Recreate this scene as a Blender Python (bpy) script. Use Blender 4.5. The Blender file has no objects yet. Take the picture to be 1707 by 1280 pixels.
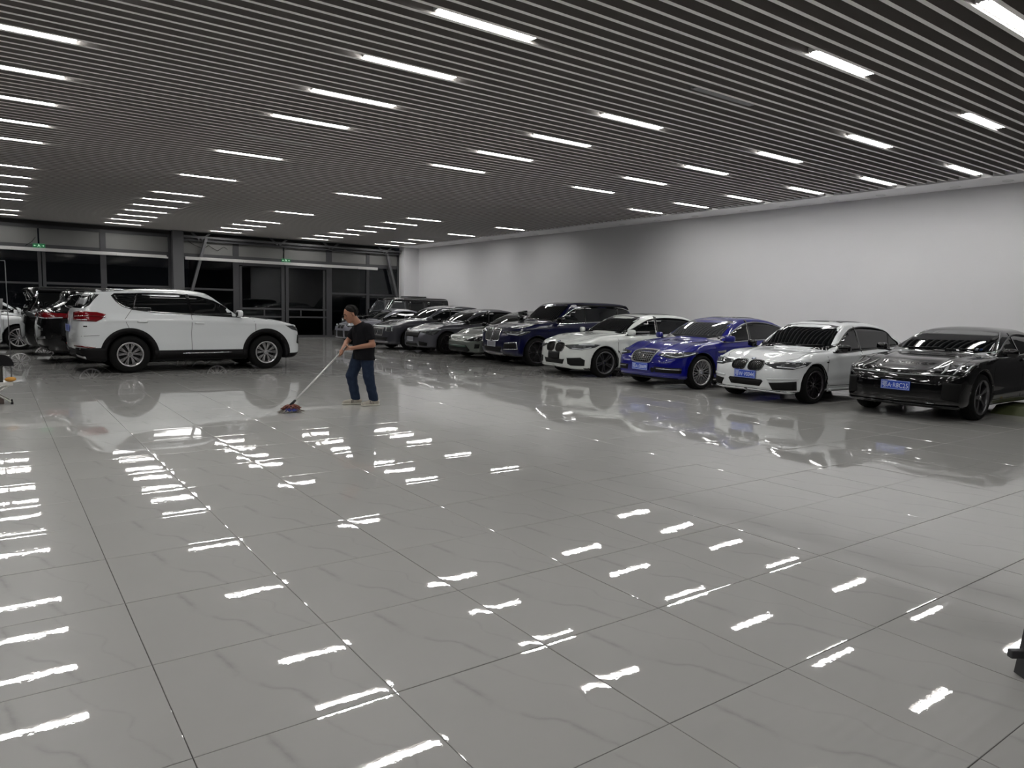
import bpy, bmesh, math, random
import numpy as np
from mathutils import Vector, Matrix, Euler
random.seed(7)
SC = bpy.context.scene
COL = SC.collection
PI = math.pi

# ------------------------------------------------------------------ camera
YAW, PITCH, ROLL, FPX, EYE = 0.6279, -0.1042, 0.0251, 1196.83, 1.5
cyw, syw = math.cos(YAW), math.sin(YAW)
fw = Vector((math.cos(PITCH)*syw, math.cos(PITCH)*cyw, math.sin(PITCH)))
rt0 = Vector((cyw, -syw, 0)); up0 = rt0.cross(fw)
rt = math.cos(ROLL)*rt0 + math.sin(ROLL)*up0
up = -math.sin(ROLL)*rt0 + math.cos(ROLL)*up0
cam_data = bpy.data.cameras.new('camera'); cam = bpy.data.objects.new('camera', cam_data); COL.objects.link(cam)
M = Matrix((rt, up, -fw)).transposed().to_4x4(); M.translation = Vector((0, 0, EYE))
cam.matrix_world = M
cam_data.sensor_fit = 'HORIZONTAL'; cam_data.sensor_width = 36; cam_data.lens = FPX/1707*36
cam_data.clip_start = 0.05; cam_data.clip_end = 200
SC.camera = cam

# ------------------------------------------------------------------ world (night outside) and exposure
wd = bpy.data.worlds.new('night'); SC.world = wd; wd.use_nodes = True
wd.node_tree.nodes['Background'].inputs[0].default_value = (0.010, 0.011, 0.014, 1)
wd.node_tree.nodes['Background'].inputs[1].default_value = 0.35
SC.view_settings.view_transform = 'Standard'; SC.view_settings.look = 'None'
SC.view_settings.gamma = 1; SC.view_settings.use_curve_mapping = False
SC.view_settings.exposure = 0.08
TUBE_STRENGTH = 56.0

# ------------------------------------------------------------------ materials
MATS = {}
def mat(name, col, rough=.5, metal=0., spec=.5, coat=0., coat_rough=.03, emit=None, estr=0., trans=0., ior=1.5):
    if name in MATS: return MATS[name]
    m = bpy.data.materials.new(name); m.use_nodes = True
    b = m.node_tree.nodes['Principled BSDF']
    b.inputs['Base Color'].default_value = (*col, 1)
    b.inputs['Roughness'].default_value = rough
    b.inputs['Metallic'].default_value = metal
    b.inputs['Specular IOR Level'].default_value = spec
    b.inputs['Coat Weight'].default_value = coat
    b.inputs['Coat Roughness'].default_value = coat_rough
    b.inputs['Transmission Weight'].default_value = trans
    b.inputs['IOR'].default_value = ior
    if emit:
        b.inputs['Emission Color'].default_value = (*emit, 1); b.inputs['Emission Strength'].default_value = estr
    MATS[name] = m
    return m
def noisy(name, col, col2, scale, rough=.5, bump=0., metal=0., detail=4, coat=0., spec=.5):
    """procedural two-tone material with noise colour and relief"""
    if name in MATS: return MATS[name]
    m = mat(name, col, rough, metal, coat=coat, spec=spec); nt = m.node_tree; b = nt.nodes['Principled BSDF']
    tc = nt.nodes.new('ShaderNodeTexCoord'); n = nt.nodes.new('ShaderNodeTexNoise')
    n.inputs['Scale'].default_value = scale; n.inputs['Detail'].default_value = detail
    nt.links.new(tc.outputs['Object'], n.inputs['Vector'])
    mx = nt.nodes.new('ShaderNodeMix'); mx.data_type = 'RGBA'
    mx.inputs[6].default_value = (*col, 1); mx.inputs[7].default_value = (*col2, 1)
    nt.links.new(n.outputs['Fac'], mx.inputs[0]); nt.links.new(mx.outputs[2], b.inputs['Base Color'])
    if bump:
        bp = nt.nodes.new('ShaderNodeBump'); bp.inputs['Strength'].default_value = bump; bp.inputs['Distance'].default_value = .01
        nt.links.new(n.outputs['Fac'], bp.inputs['Height']); nt.links.new(bp.outputs['Normal'], b.inputs['Normal'])
    return m

# ------------------------------------------------------------------ mesh helpers
def link(o, parent=None):
    COL.objects.link(o)
    if parent is not None: o.parent = parent
    return o
def tag(o, label=None, cat=None, group=None, kind=None):
    if label: o['label'] = label
    if cat: o['category'] = cat
    if group: o['group'] = group
    if kind: o['kind'] = kind
    return o
def empty(name, loc=(0,0,0), rz=0, label=None, cat=None, group=None):
    o = bpy.data.objects.new(name, None); link(o); o.location = loc; o.rotation_euler = (0,0,rz)
    o.empty_display_size = .2
    return tag(o, label, cat, group)
def obj(name, me, mats=None, parent=None, loc=None, smooth=False):
    if isinstance(me, bmesh.types.BMesh):
        bm = me; me = bpy.data.meshes.new(name); bm.normal_update(); bm.to_mesh(me); bm.free()
    if mats is not None:
        for m in (mats if isinstance(mats, (list, tuple)) else [mats]): me.materials.append(m)
    if smooth:
        me.polygons.foreach_set('use_smooth', [True]*len(me.polygons))
    o = bpy.data.objects.new(name, me); link(o, parent)
    if loc is not None: o.location = loc
    return o
def box(bm, c, s, rot=None, mi=0, bev=0.):
    """box centred at c with full sizes s"""
    r = bmesh.ops.create_cube(bm, size=1)
    vs = r['verts']
    m = Matrix.Translation(Vector(c)) @ (rot.to_matrix().to_4x4() if rot is not None else Matrix.Identity(4)) @ Matrix.Diagonal((*s, 1))
    bmesh.ops.transform(bm, matrix=m, verts=vs)
    fs = {f for v in vs for f in v.link_faces}
    for f in fs: f.material_index = mi
    if bev:
        es = list({e for v in vs for e in v.link_edges})
        bmesh.ops.bevel(bm, geom=es, offset=bev, segments=2, affect='EDGES', profile=.6)
    return vs
def cyl(bm, p0, p1, r0, r1=None, seg=12, mi=0, smooth=True):
    p0, p1 = Vector(p0), Vector(p1); r1 = r0 if r1 is None else r1
    d = p1-p0; L = d.length
    q = Vector((0,0,1)).rotation_difference(d.normalized()).to_matrix().to_4x4()
    r = bmesh.ops.create_cone(bm, cap_ends=True, segments=seg, radius1=r0, radius2=r1, depth=L,
                              matrix=Matrix.Translation((p0+p1)/2) @ q)
    for f in {f for v in r['verts'] for f in v.link_faces}:
        f.material_index = mi
        if smooth and len(f.verts) == 4: f.smooth = True
    return r['verts']
def beam(bm, p0, p1, w, h, mi=0, upv=Vector((0,0,1))):
    """rectangular bar from p0 to p1"""
    p0, p1 = Vector(p0), Vector(p1); d = (p1-p0); L = d.length; z = d.normalized()
    x = upv.cross(z)
    if x.length < 1e-4: x = Vector((1,0,0))
    x.normalize(); y = z.cross(x)
    R = Matrix((x, y, z)).transposed().to_4x4()
    r = bmesh.ops.create_cube(bm, size=1)
    bmesh.ops.transform(bm, matrix=Matrix.Translation((p0+p1)/2) @ R @ Matrix.Diagonal((w, h, L, 1)), verts=r['verts'])
    for f in {f for v in r['verts'] for f in v.link_faces}: f.material_index = mi
def lathe(bm, prof, seg=32, axis='y', mi=0, smooth=True, closed=False):
    """prof: list of (r, a) ; a along the axis"""
    rings = []
    for r, a in prof:
        ring = []
        for k in range(seg):
            t = 2*PI*k/seg
            p = (r*math.cos(t), a, r*math.sin(t)) if axis == 'y' else (r*math.cos(t), r*math.sin(t), a)
            ring.append(bm.verts.new(p))
        rings.append(ring)
    n = len(rings)
    for i in range(n if closed else n-1):
        A, B = rings[i], rings[(i+1) % n]
        for k in range(seg):
            k2 = (k+1) % seg
            f = bm.faces.new((A[k], A[k2], B[k2], B[k])); f.smooth = smooth; f.material_index = mi
    return rings
def NB(): return bmesh.new()
def new_mesh(name, verts, faces):
    me = bpy.data.meshes.new(name)
    v = np.asarray(verts, np.float32); f = np.asarray(faces, np.int32)
    me.vertices.add(len(v)); me.vertices.foreach_set('co', v.ravel())
    k = f.shape[1]
    me.loops.add(f.size); me.loops.foreach_set('vertex_index', f.ravel())
    me.polygons.add(len(f)); me.polygons.foreach_set('loop_start', np.arange(0, f.size, k, dtype=np.int32))
    me.polygons.foreach_set('loop_total', np.full(len(f), k, np.int32))
    me.update(calc_edges=True)
    return me
def text_mesh(s, size, depth=.0, align='CENTER'):
    cu = bpy.data.curves.new('lettering', 'FONT'); cu.body = s; cu.size = size; cu.align_x = align; cu.align_y = 'CENTER'
    cu.extrude = depth; cu.resolution_u = 3
    o = bpy.data.objects.new('tmp', cu); COL.objects.link(o)
    dg = bpy.context.evaluated_depsgraph_get()
    me = bpy.data.meshes.new_from_object(o.evaluated_get(dg))
    bpy.data.objects.remove(o)
    return me

# ------------------------------------------------------------------ signed distance tools (continuous bodies)
def catmull(pts, n=5):
    P = np.array(pts, float); N = len(P); out = []
    t = np.linspace(0, 1, n, endpoint=False)[:, None]
    for i in range(N):
        a, b, c, d = P[i-1], P[i], P[(i+1) % N], P[(i+2) % N]
        # centripetal-ish tension keeps short corners tight
        m1 = (c-a)*.5; m2 = (d-b)*.5; L = np.linalg.norm(c-b)
        for m in (m1, m2):
            l = np.linalg.norm(m)
            if l > L: m *= L/l
        out.append((2*t**3-3*t**2+1)*b + (t**3-2*t**2+t)*m1 + (-2*t**3+3*t**2)*c + (t**3-t**2)*m2)
    return np.concatenate(out)
def poly_sdf(poly, X, Z):
    P = np.stack([X.ravel(), Z.ravel()], 1); d = np.full(len(P), 1e9); inside = np.zeros(len(P), bool)
    A = np.array(poly); B = np.roll(A, -1, 0)
    for a, b in zip(A, B):
        ab = b-a; l2 = ab@ab
        if l2 < 1e-12: continue
        t = np.clip(((P-a)@ab)/l2, 0, 1)
        q = a + t[:, None]*ab
        d = np.minimum(d, ((P-q)**2).sum(1))
        c = (a[1] > P[:, 1]) != (b[1] > P[:, 1])
        if c.any():
            xi = a[0] + (P[:, 1]-a[1])/(b[1]-a[1]+1e-12)*(b[0]-a[0])
            inside ^= c & (P[:, 0] < xi)
    d = np.sqrt(d)
    return np.where(inside, -d, d).reshape(X.shape)
class Tab:
    """2-D distance table with bilinear lookup"""
    def __init__(s, poly, x0, x1, z0, z1, h=.025):
        s.x0, s.z0, s.h = x0, z0, h
        xs = np.arange(x0, x1+h, h); zs = np.arange(z0, z1+h, h)
        X, Z = np.meshgrid(xs, zs, indexing='ij'); s.T = poly_sdf(poly, X, Z)
    def __call__(s, x, z):
        u = np.clip((x-s.x0)/s.h, 0, s.T.shape[0]-1.001); v = np.clip((z-s.z0)/s.h, 0, s.T.shape[1]-1.001)
        i = u.astype(int); j = v.astype(int); fu = u-i; fv = v-j
        T = s.T
        return (T[i, j]*(1-fu)+T[i+1, j]*fu)*(1-fv) + (T[i, j+1]*(1-fu)+T[i+1, j+1]*fu)*fv
def smax(a, b, k):
    h = np.clip(.5 + .5*(a-b)/k, 0, 1); return b + (a-b)*h + k*h*(1-h)
def smin(a, b, k): return -smax(-a, -b, k)
def surface_nets(F, org, h):
    ins = F < 0
    nx, ny, nz = F.shape
    C = [(i, j, k) for i in (0, 1) for j in (0, 1) for k in (0, 1)]
    sl = lambda i, j, k: (slice(i, nx-1+i), slice(j, ny-1+j), slice(k, nz-1+k))
    cnt = sum(ins[sl(*c)].astype(np.int8) for c in C)
    act = (cnt > 0) & (cnt < 8)
    idx = -np.ones(act.shape, np.int64); cells = np.argwhere(act); idx[act] = np.arange(len(cells))
    acc = np.zeros((len(cells), 3)); n = np.zeros(len(cells))
    ci, cj, ck = cells.T
    for a in range(8):
        for b in range(a+1, 8):
            A, B = C[a], C[b]
            if sum(abs(A[q]-B[q]) for q in range(3)) != 1: continue
            fa = F[ci+A[0], cj+A[1], ck+A[2]]; fb = F[ci+B[0], cj+B[1], ck+B[2]]
            m = (fa < 0) != (fb < 0)
            t = np.where(m, fa/(fa-fb+1e-20), 0)[:, None]
            p = np.array(A) + t*(np.array(B)-np.array(A))
            acc += np.where(m[:, None], p, 0); n += m
    V = (cells + acc/n[:, None])*h + np.array(org)
    faces = []
    for ax in range(3):
        o1, o2 = [(1, 2), (2, 0), (0, 1)][ax]
        s0 = [slice(1, -1)]*3; s0[ax] = slice(0, -1); s1 = [slice(1, -1)]*3; s1[ax] = slice(1, None)
        a = ins[tuple(s0)]; b = ins[tuple(s1)]
        for flip in (0, 1):
            E = np.argwhere((a & ~b) if not flip else (~a & b))
            if not len(E): continue
            off = [1, 1, 1]; off[ax] = 0; P = E + np.array(off)
            d1 = np.zeros(3, int); d1[o1] = 1; d2 = np.zeros(3, int); d2[o2] = 1
            q = [idx[tuple((P-x).T)] for x in (d1+d2, d2, 0*d1, d1)]
            f = np.stack(q, 1)
            if flip: f = f[:, ::-1]
            faces.append(f)
    return V, np.concatenate(faces)
class Field:
    """sampled 3-D field: interpolated value, gradient, ray hits"""
    def __init__(s, fn, lo, hi, h):
        s.h = h; s.lo = np.array(lo, float)
        ax = [np.arange(lo[i], hi[i]+h, h) for i in range(3)]
        X, Y, Z = np.meshgrid(*ax, indexing='ij'); s.F = fn(X, Y, Z); s.sh = np.array(s.F.shape)
    def val(s, P):
        u = np.clip((P-s.lo)/s.h, 0, s.sh-1.001); i = u.astype(int); f = u-i; F = s.F; r = 0
        for a in (0, 1):
            for b in (0, 1):
                for c in (0, 1):
                    w = (f[:, 0] if a else 1-f[:, 0])*(f[:, 1] if b else 1-f[:, 1])*(f[:, 2] if c else 1-f[:, 2])
                    r = r + w*F[i[:, 0]+a, i[:, 1]+b, i[:, 2]+c]
        return r
    def grad(s, P, e=None):
        e = e or s.h*.8; g = np.zeros_like(P)
        for k in range(3):
            d = np.zeros(3); d[k] = e
            g[:, k] = s.val(P+d)-s.val(P-d)
        return g/np.maximum(np.linalg.norm(g, axis=1, keepdims=True), 1e-9)
    def hit(s, P, D, T, st=.03):
        """march from P along D (unit) up to T"""
        ts = np.arange(0, T, st); best = np.full(len(P), 1e9); tb = np.zeros(len(P)); done = np.zeros(len(P), bool); prev = None
        for t in ts:
            v = s.val(P + D*t)
            m = ~done & (v < best); best[m] = v[m]; tb[m] = t
            if prev is not None:
                c = ~done & (v < 0) & (prev >= 0)
                tb[c] = t - st*(v[c]/(v[c]-prev[c])); done |= c
            prev = v
            if done.all(): break
        return P + D*tb[:, None]
    def mesh(s, name):
        V, f = surface_nets(s.F, s.lo, s.h); me = new_mesh(name, V, f)
        me.polygons.foreach_set('use_smooth', [True]*len(me.polygons))
        N = s.grad(V, s.h)
        me.normals_split_custom_set_from_vertices([tuple(n) for n in N])
        return me, V, f
# ------------------------------------------------------------------ room
CEIL, YB, XW, XS = 4.272, 31.62, 16.80, 15.72       # slat underside, glass wall, white wall, soffit edge
XL, YN = -9.0, -5.0
TS = .7403; TX0, TY0 = .4808, 3.8826                 # tile pitch and origin

def tile_material():
    m = bpy.data.materials.new('marble_tile'); m.use_nodes = True; nt = m.node_tree; b = nt.nodes['Principled BSDF']
    L = nt.links.new; N = nt.nodes.new
    geo = N('ShaderNodeNewGeometry'); sep = N('ShaderNodeSeparateXYZ'); L(geo.outputs['Position'], sep.inputs[0])
    def mth(op, a, bb=None, c=None):
        n = N('ShaderNodeMath'); n.operation = op
        for i, v in enumerate((a, bb, c)):
            if v is None: continue
            if isinstance(v, (int, float)): n.inputs[i].default_value = v
            else: L(v, n.inputs[i])
        return n.outputs[0]
    u = mth('FRACT', mth('DIVIDE', mth('SUBTRACT', sep.outputs[0], TX0), TS))
    v = mth('FRACT', mth('DIVIDE', mth('SUBTRACT', sep.outputs[1], TY0), TS))
    cm = N('ShaderNodeCombineXYZ'); L(u, cm.inputs[0]); L(v, cm.inputs[1])
    # printed vein: the same print on every tile, u as a curve of v, wobbled and fading in and out
    dn = N('ShaderNodeTexNoise'); dn.inputs['Scale'].default_value = 5.; dn.inputs['Detail'].default_value = 6; dn.inputs['Roughness'].default_value = .6; L(cm.outputs[0], dn.inputs['Vector'])
    def vein_at(pts, w):
        fc = N('ShaderNodeFloatCurve'); cv = fc.mapping.curves[0]
        cv.points[0].location = pts[0]; cv.points[-1].location = pts[-1]
        for p in pts[1:-1]: cv.points.new(*p)
        fc.mapping.update(); L(v, fc.inputs['Value'])
        d = mth('ABSOLUTE', mth('ADD', mth('SUBTRACT', u, fc.outputs[0]), mth('MULTIPLY', mth('SUBTRACT', dn.outputs['Fac'], .5), .10)))
        core = N('ShaderNodeMapRange'); core.inputs[1].default_value = 0; core.inputs[2].default_value = w; core.inputs[3].default_value = 1; core.inputs[4].default_value = 0; L(d, core.inputs[0])
        return mth('POWER', core.outputs[0], 2.2)
    fade = N('ShaderNodeTexNoise'); fade.inputs['Scale'].default_value = 6.; L(cm.outputs[0], fade.inputs['Vector'])
    fr = N('ShaderNodeMapRange'); fr.inputs[1].default_value = .36; fr.inputs[2].default_value = .60; fr.inputs[3].default_value = .12; fr.inputs[4].default_value = 1; L(fade.outputs['Fac'], fr.inputs[0])
    v1 = vein_at([(0, .66), (.07, .64), (.2, .61), (.32, .56), (.4, .48), (.5, .415), (.65, .372), (.8, .36), (.97, .32), (1, .31)], .045)
    v2 = vein_at([(0, .92), (.15, .88), (.35, .80), (.5, .82), (.7, .70), (.85, .64), (1, .60)], .03)
    vein = mth('MULTIPLY', mth('ADD', v1, mth('MULTIPLY', v2, .35)), fr.outputs[0])
    cloud = N('ShaderNodeTexNoise'); cloud.inputs['Scale'].default_value = 1.7; cloud.inputs['Detail'].default_value = 4; L(cm.outputs[0], cloud.inputs['Vector'])
    c1 = N('ShaderNodeMix'); c1.data_type = 'RGBA'; c1.inputs[6].default_value = (.435, .427, .412, 1); c1.inputs[7].default_value = (.395, .39, .378, 1); L(cloud.outputs['Fac'], c1.inputs[0])
    c2 = N('ShaderNodeMix'); c2.data_type = 'RGBA'; L(mth('MULTIPLY', vein, .62), c2.inputs[0]); L(c1.outputs[2], c2.inputs[6]); c2.inputs[7].default_value = (.26, .255, .25, 1)
    L(c2.outputs[2], b.inputs['Base Color'])
    b.inputs['Roughness'].default_value = .32; b.inputs['Specular IOR Level'].default_value = .06; b.inputs['IOR'].default_value = 1.5
    b.inputs['Coat Weight'].default_value = 1.; b.inputs['Coat Roughness'].default_value = .007; b.inputs['Coat IOR'].default_value = 1.85
    # glaze relief: slow waves plus the dip along each edge
    n1 = N('ShaderNodeTexNoise'); n1.inputs['Scale'].default_value = 1.1; n1.inputs['Detail'].default_value = 1; L(geo.outputs['Position'], n1.inputs['Vector'])
    n2 = N('ShaderNodeTexNoise'); n2.inputs['Scale'].default_value = 9.; n2.inputs['Detail'].default_value = 4; n2.inputs['Roughness'].default_value = .58; L(geo.outputs['Position'], n2.inputs['Vector'])
    eu = mth('ABSOLUTE', mth('SUBTRACT', u, .5)); ev = mth('ABSOLUTE', mth('SUBTRACT', v, .5))
    e = mth('MAXIMUM', eu, ev)
    ed = mth('POWER', mth('MAXIMUM', mth('DIVIDE', mth('SUBTRACT', e, .43), .07), 0.), 2.)
    h = mth('ADD', mth('MULTIPLY', n1.outputs['Fac'], .0008), mth('MULTIPLY', n2.outputs['Fac'], .00016))
    h = mth('SUBTRACT', h, mth('MULTIPLY', ed, .00022))
    bp = N('ShaderNodeBump'); bp.inputs['Strength'].default_value = 1.; bp.inputs['Distance'].default_value = 1.; L(h, bp.inputs['Height'])
    L(bp.outputs['Normal'], b.inputs['Coat Normal'])
    MATS['tile'] = m
    return m
tile_material()
mat('grout', (.05, .045, .04), .8)
noisy('wall_white', (.66, .655, .67), (.63, .625, .64), 1.5, .75, .05)
mat('wall_dark', (.035, .035, .037), .5)
mat('soffit_white', (.90, .89, .90), .7)
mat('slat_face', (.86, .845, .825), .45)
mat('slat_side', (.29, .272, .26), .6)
mat('void_dark', (.035, .032, .032), .9)
mat('steel_dark', (.038, .038, .042), .5, .2)
mat('steel_mid', (.085, .085, .09), .5, .2)
mat('rail_white', (.36, .355, .35), .4)
noisy('panel_grey', (.135, .135, .13), (.11, .11, .105), .8, .5)
mat('trim_grey', (.17, .17, .175), .5)
mat('window_glass', (.35, .37, .38), .0, trans=1., ior=1.45)
mat('tube', (1, 1, 1), .4, emit=(1., .99, .965), estr=TUBE_STRENGTH)
mat('tube_off', (.55, .55, .55), .4)
mat('fixture', (.70, .70, .69), .4)
mat('fixture_off', (.22, .22, .22), .5)
mat('sign_green', (.01, .08, .03), .4, emit=(.03, .9, .30), estr=.06)
mat('sign_white', (.7, .8, .7), .4, emit=(.5, 1., .65), estr=.45)

def struct(name, bm, m, parent=None, smooth=False):
    o = obj(name, bm, m, parent, smooth=smooth)
    if parent is None: o['kind'] = 'structure'
    return o
# floor: dark grout bed with tiles laid on it
bm = NB(); box(bm, ((XL+XW)/2, (YN+YB)/2, -.056), (XW-XL, YB-YN, .10)); floor = struct('floor', bm, MATS['grout'])
g = .0035
def tile_bm(bm, x0, y0):
    a, c, z, d = g/2, .0022, 0., -.007
    x1, y1 = x0+TS, y0+TS
    o = [bm.verts.new(p) for p in ((x0+a, y0+a, d), (x1-a, y0+a, d), (x1-a, y1-a, d), (x0+a, y1-a, d))]
    m_ = [bm.verts.new(p) for p in ((x0+a, y0+a, z-.001), (x1-a, y0+a, z-.001), (x1-a, y1-a, z-.001), (x0+a, y1-a, z-.001))]
    t = [bm.verts.new(p) for p in ((x0+a+c, y0+a+c, z), (x1-a-c, y0+a+c, z), (x1-a-c, y1-a-c, z), (x0+a+c, y1-a-c, z))]
    bm.faces.new(t)
    for k in range(4):
        j = (k+1) % 4
        bm.faces.new((o[k], o[j], m_[j], m_[k])); bm.faces.new((m_[k], m_[j], t[j], t[k]))
cells = []
i0, i1 = math.ceil((XL-TX0)/TS), math.floor((XW-TX0)/TS)-1
j0, j1 = math.ceil((YN-TY0)/TS), math.floor((YB-TY0)/TS)-1
inv = cam.matrix_world.inverted()
for i in range(i0, i1+1):
    for j in range(j0, j1+1):
        c = inv @ Vector((TX0+(i+.5)*TS, TY0+(j+.5)*TS, 0))
        vis = c.z < 0 and abs(c.x/-c.z) < .713+.37/-c.z and abs(c.y/-c.z) < .535+.37/-c.z
        cells.append((0 if vis else 1, -c.z if vis else 0, i, j))
cells.sort()
bm = NB(); tile_bm(bm, 0, 0); tme = bpy.data.meshes.new('floor_tile'); bm.to_mesh(tme); bm.free(); tme.materials.append(MATS['tile'])
rest = NB()
for n, (v, d, i, j) in enumerate(cells):
    if n < 300 and v == 0:
        o = bpy.data.objects.new('floor_tile', tme); link(o, floor)
        o.location = (TX0+i*TS, TY0+j*TS, random.uniform(-.0002, .0002))
        o.rotation_euler = (random.gauss(0, .0006), random.gauss(0, .0006), 0)
    else: tile_bm(rest, TX0+i*TS, TY0+j*TS)
o = obj('floor_tiles', rest, MATS['tile'], floor); o['kind'] = 'stuff'
# edge strips of cut tiles along the walls
bm = NB()
xe = TX0+(i1+1)*TS; ye = TY0+(j1+1)*TS
box(bm, ((xe+XW)/2, (YN+YB)/2, -.004), (XW-xe, YB-YN, .008)); box(bm, ((XL+xe)/2, (ye+YB)/2, -.004), (xe-XL, YB-ye, .008))
struct('cut_tile_border', bm, MATS['tile'], floor)

# white wall with its pier at the far corner, soffit with recessed spotlights
bm = NB(); box(bm, (XW+.1, (4.4+YB)/2, 2.3), (.2, YB-4.4, 4.6)); struct('wall_right', bm, MATS['wall_white'])
bm = NB(); box(bm, (XW+.1, (YN+4.4)/2, 2.3), (.2, 4.4-YN, 4.6)); struct('wall_right', bm, MATS['wall_dark'])  # unseen stretch, made dark so the black sedan's flank reflects dark
bm = NB(); box(bm, ((16.02+XW)/2, YB-.32, 2.15), (XW-16.02, .55, 4.3)); struct('wall_pier', bm, MATS['wall_white'])
bm = NB(); box(bm, ((XS+XW)/2, (YN+YB)/2, CEIL+.02), (XW-XS, YB-YN, .04)); box(bm, (XS+.01, (YN+YB)/2, CEIL+.06), (.02, YB-YN, .16)); sof = struct('soffit', bm, MATS['soffit_white'])
ys = [6.1, 7.07, 8.63, 9.75, 11.11, 12.3, 13.95, 15.4, 16.9, 18.4, 19.9, 21.4, 22.9, 24.4, 25.9, 27.4, 28.9, 30.4]
NTH = ['first', 'second', 'third', 'fourth', 'fifth', 'sixth', 'seventh', 'eighth', 'ninth', 'tenth', 'eleventh', 'twelfth', 'thirteenth', 'fourteenth', 'fifteenth', 'sixteenth', 'seventeenth', 'eighteenth', 'nineteenth', 'twentieth', 'last']
bm = NB(); lathe(bm, [(.105, 0), (.10, -.006), (.085, -.008), (.08, .0), (.075, .03)], 20, 'z'); spm = bpy.data.meshes.new('trim_ring'); bm.to_mesh(spm); bm.free(); spm.materials.append(MATS['fixture'])
bm = NB(); cyl(bm, (0, 0, .004), (0, 0, .03), .078, seg=16); spl = bpy.data.meshes.new('lens'); bm.to_mesh(spl); bm.free(); spl.materials.append(MATS['steel_mid'])
for k, y in enumerate(ys):
    o = bpy.data.objects.new('recessed_spotlight', spm); link(o); o.location = (16.45, y, CEIL)
    tag(o, f'small round unlit spotlight in the white soffit, {NTH[k]} from the near end', 'spotlight', 'round spotlights along the soffit')
    q = bpy.data.objects.new('lens', spl); link(q, o)
# remaining enclosing walls
bm = NB(); box(bm, (XL-.1, (YN+YB)/2, 2.3), (.2, YB-YN, 4.6)); struct('wall_left', bm, MATS['wall_dark'])
bm = NB(); box(bm, ((XL+XW)/2, YN-.1, 2.3), (XW-XL, .2, 4.6)); struct('wall_near', bm, MATS['wall_dark'])

# ceiling: dark void above hung slats
bm = NB(); box(bm, ((XL+XW)/2, (YN+YB)/2, CEIL+.62), (XW-XL, YB-YN, .08)); ceil = struct('ceiling', bm, MATS['void_dark'])
SP = 1.6152/8; YL0 = 4.605
bm = NB()
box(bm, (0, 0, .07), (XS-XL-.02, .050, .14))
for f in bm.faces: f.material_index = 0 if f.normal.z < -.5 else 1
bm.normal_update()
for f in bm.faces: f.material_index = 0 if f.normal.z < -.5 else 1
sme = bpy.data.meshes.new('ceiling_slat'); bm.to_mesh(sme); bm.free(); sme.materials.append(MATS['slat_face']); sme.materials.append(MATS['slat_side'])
k0 = math.ceil((YN+.2-YL0)/SP-.5); k1 = math.floor((YB-.15-YL0)/SP-.5)
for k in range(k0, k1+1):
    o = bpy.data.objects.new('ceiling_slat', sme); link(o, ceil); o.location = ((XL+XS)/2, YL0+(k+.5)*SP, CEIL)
for x in np.arange(-7, 15.5, 1.6):      # carriers the slats clip to
    bm = NB(); box(bm, (x, (YN+YB)/2, CEIL+.16), (.04, YB-YN-.2, .03)); obj('slat_carrier', bm, MATS['slat_side'], ceil)
# a sprinkler pipe run in the void and drop heads
bm = NB()
for x in (5.6, 13.0): cyl(bm, (x, YN+.3, CEIL+.40), (x, YB-.3, CEIL+.40), .04, seg=10)
obj('sprinkler_pipe', bm, MATS['steel_mid'], ceil)

# ------------------------------------------------------------------ twin-tube ceiling lights, each sits in one slat gap
LX = [-7.55, -3.92, -.30, 3.53, 7.19, 10.86, 14.27]
LITS = {-.30: [3, 4, 5, 6, 7, 9, 10, 11, 12, 13, 15, 16], 3.53: [1, 2, 3, 4, 6, 8, 10, 11, 12, 13, 14, 15, 16],
        7.19: [-1, 0, 2, 3, 4, 5, 8, 11, 13, 14, 15, 16], 10.86: [0, 1, 2, 3, 4, 5, 10, 11, 12, 13, 14, 15, 16], 14.27: [1, 2, 3, 4, 5, 6, 10, 12, 14, 15, 16]}
OPEN = {(3.53, 1), (7.19, -1), (7.19, 0), (10.86, 0)}
LEN, GAPW = 1.18, SP-.050-.010
def fixture_meshes():
    bm = NB(); w, l, h = GAPW/2, LEN/2, .035
    # shallow tray open below
    for sg in (1, -1):
        box(bm, (0, sg*(w-.004), .05), (LEN, .008, .05)); box(bm, (sg*(l-.004), 0, .05), (.008, GAPW, .05))
    box(bm, (0, 0, .076), (LEN, GAPW, .006)); box(bm, (0, 0, .060), (LEN-.02, .03, .028))
    for sg in (1, -1):
        for yy in (-.042, .042): box(bm, (sg*(l-.018), yy, .038), (.022, .022, .034))
    hs = bpy.data.meshes.new('housing'); bm.to_mesh(hs); bm.free()
    hs2 = hs.copy(); hs.materials.append(MATS['fixture']); hs2.materials.append(MATS['fixture_off'])
    bm = NB(); cyl(bm, (-l+.03, 0, .032), (l-.03, 0, .032), .013, seg=10); tb = bpy.data.meshes.new('tube'); bm.to_mesh(tb); bm.free(); tb.materials.append(MATS['tube'])
    tb2 = tb.copy(); tb2.materials[0] = MATS['tube_off']
    bm = NB(); box(bm, (0, 0, .012), (LEN-.012, GAPW-.045, .004)); pn = bpy.data.meshes.new('diffuser'); bm.to_mesh(pn); bm.free()
    pn2 = pn.copy(); pn.materials.append(MATS['tube']); pn2.materials.append(MATS['fixture_off'])
    return hs, hs2, tb, tb2, pn, pn2
HS, HS2, TB, TB2, PN, PN2 = fixture_meshes()
COLN = {14.27: 'wall-side row', 10.86: 'second row from the white wall', 7.19: 'middle row', 3.53: 'fourth row from the white wall', -.30: 'leftmost row'}
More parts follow.
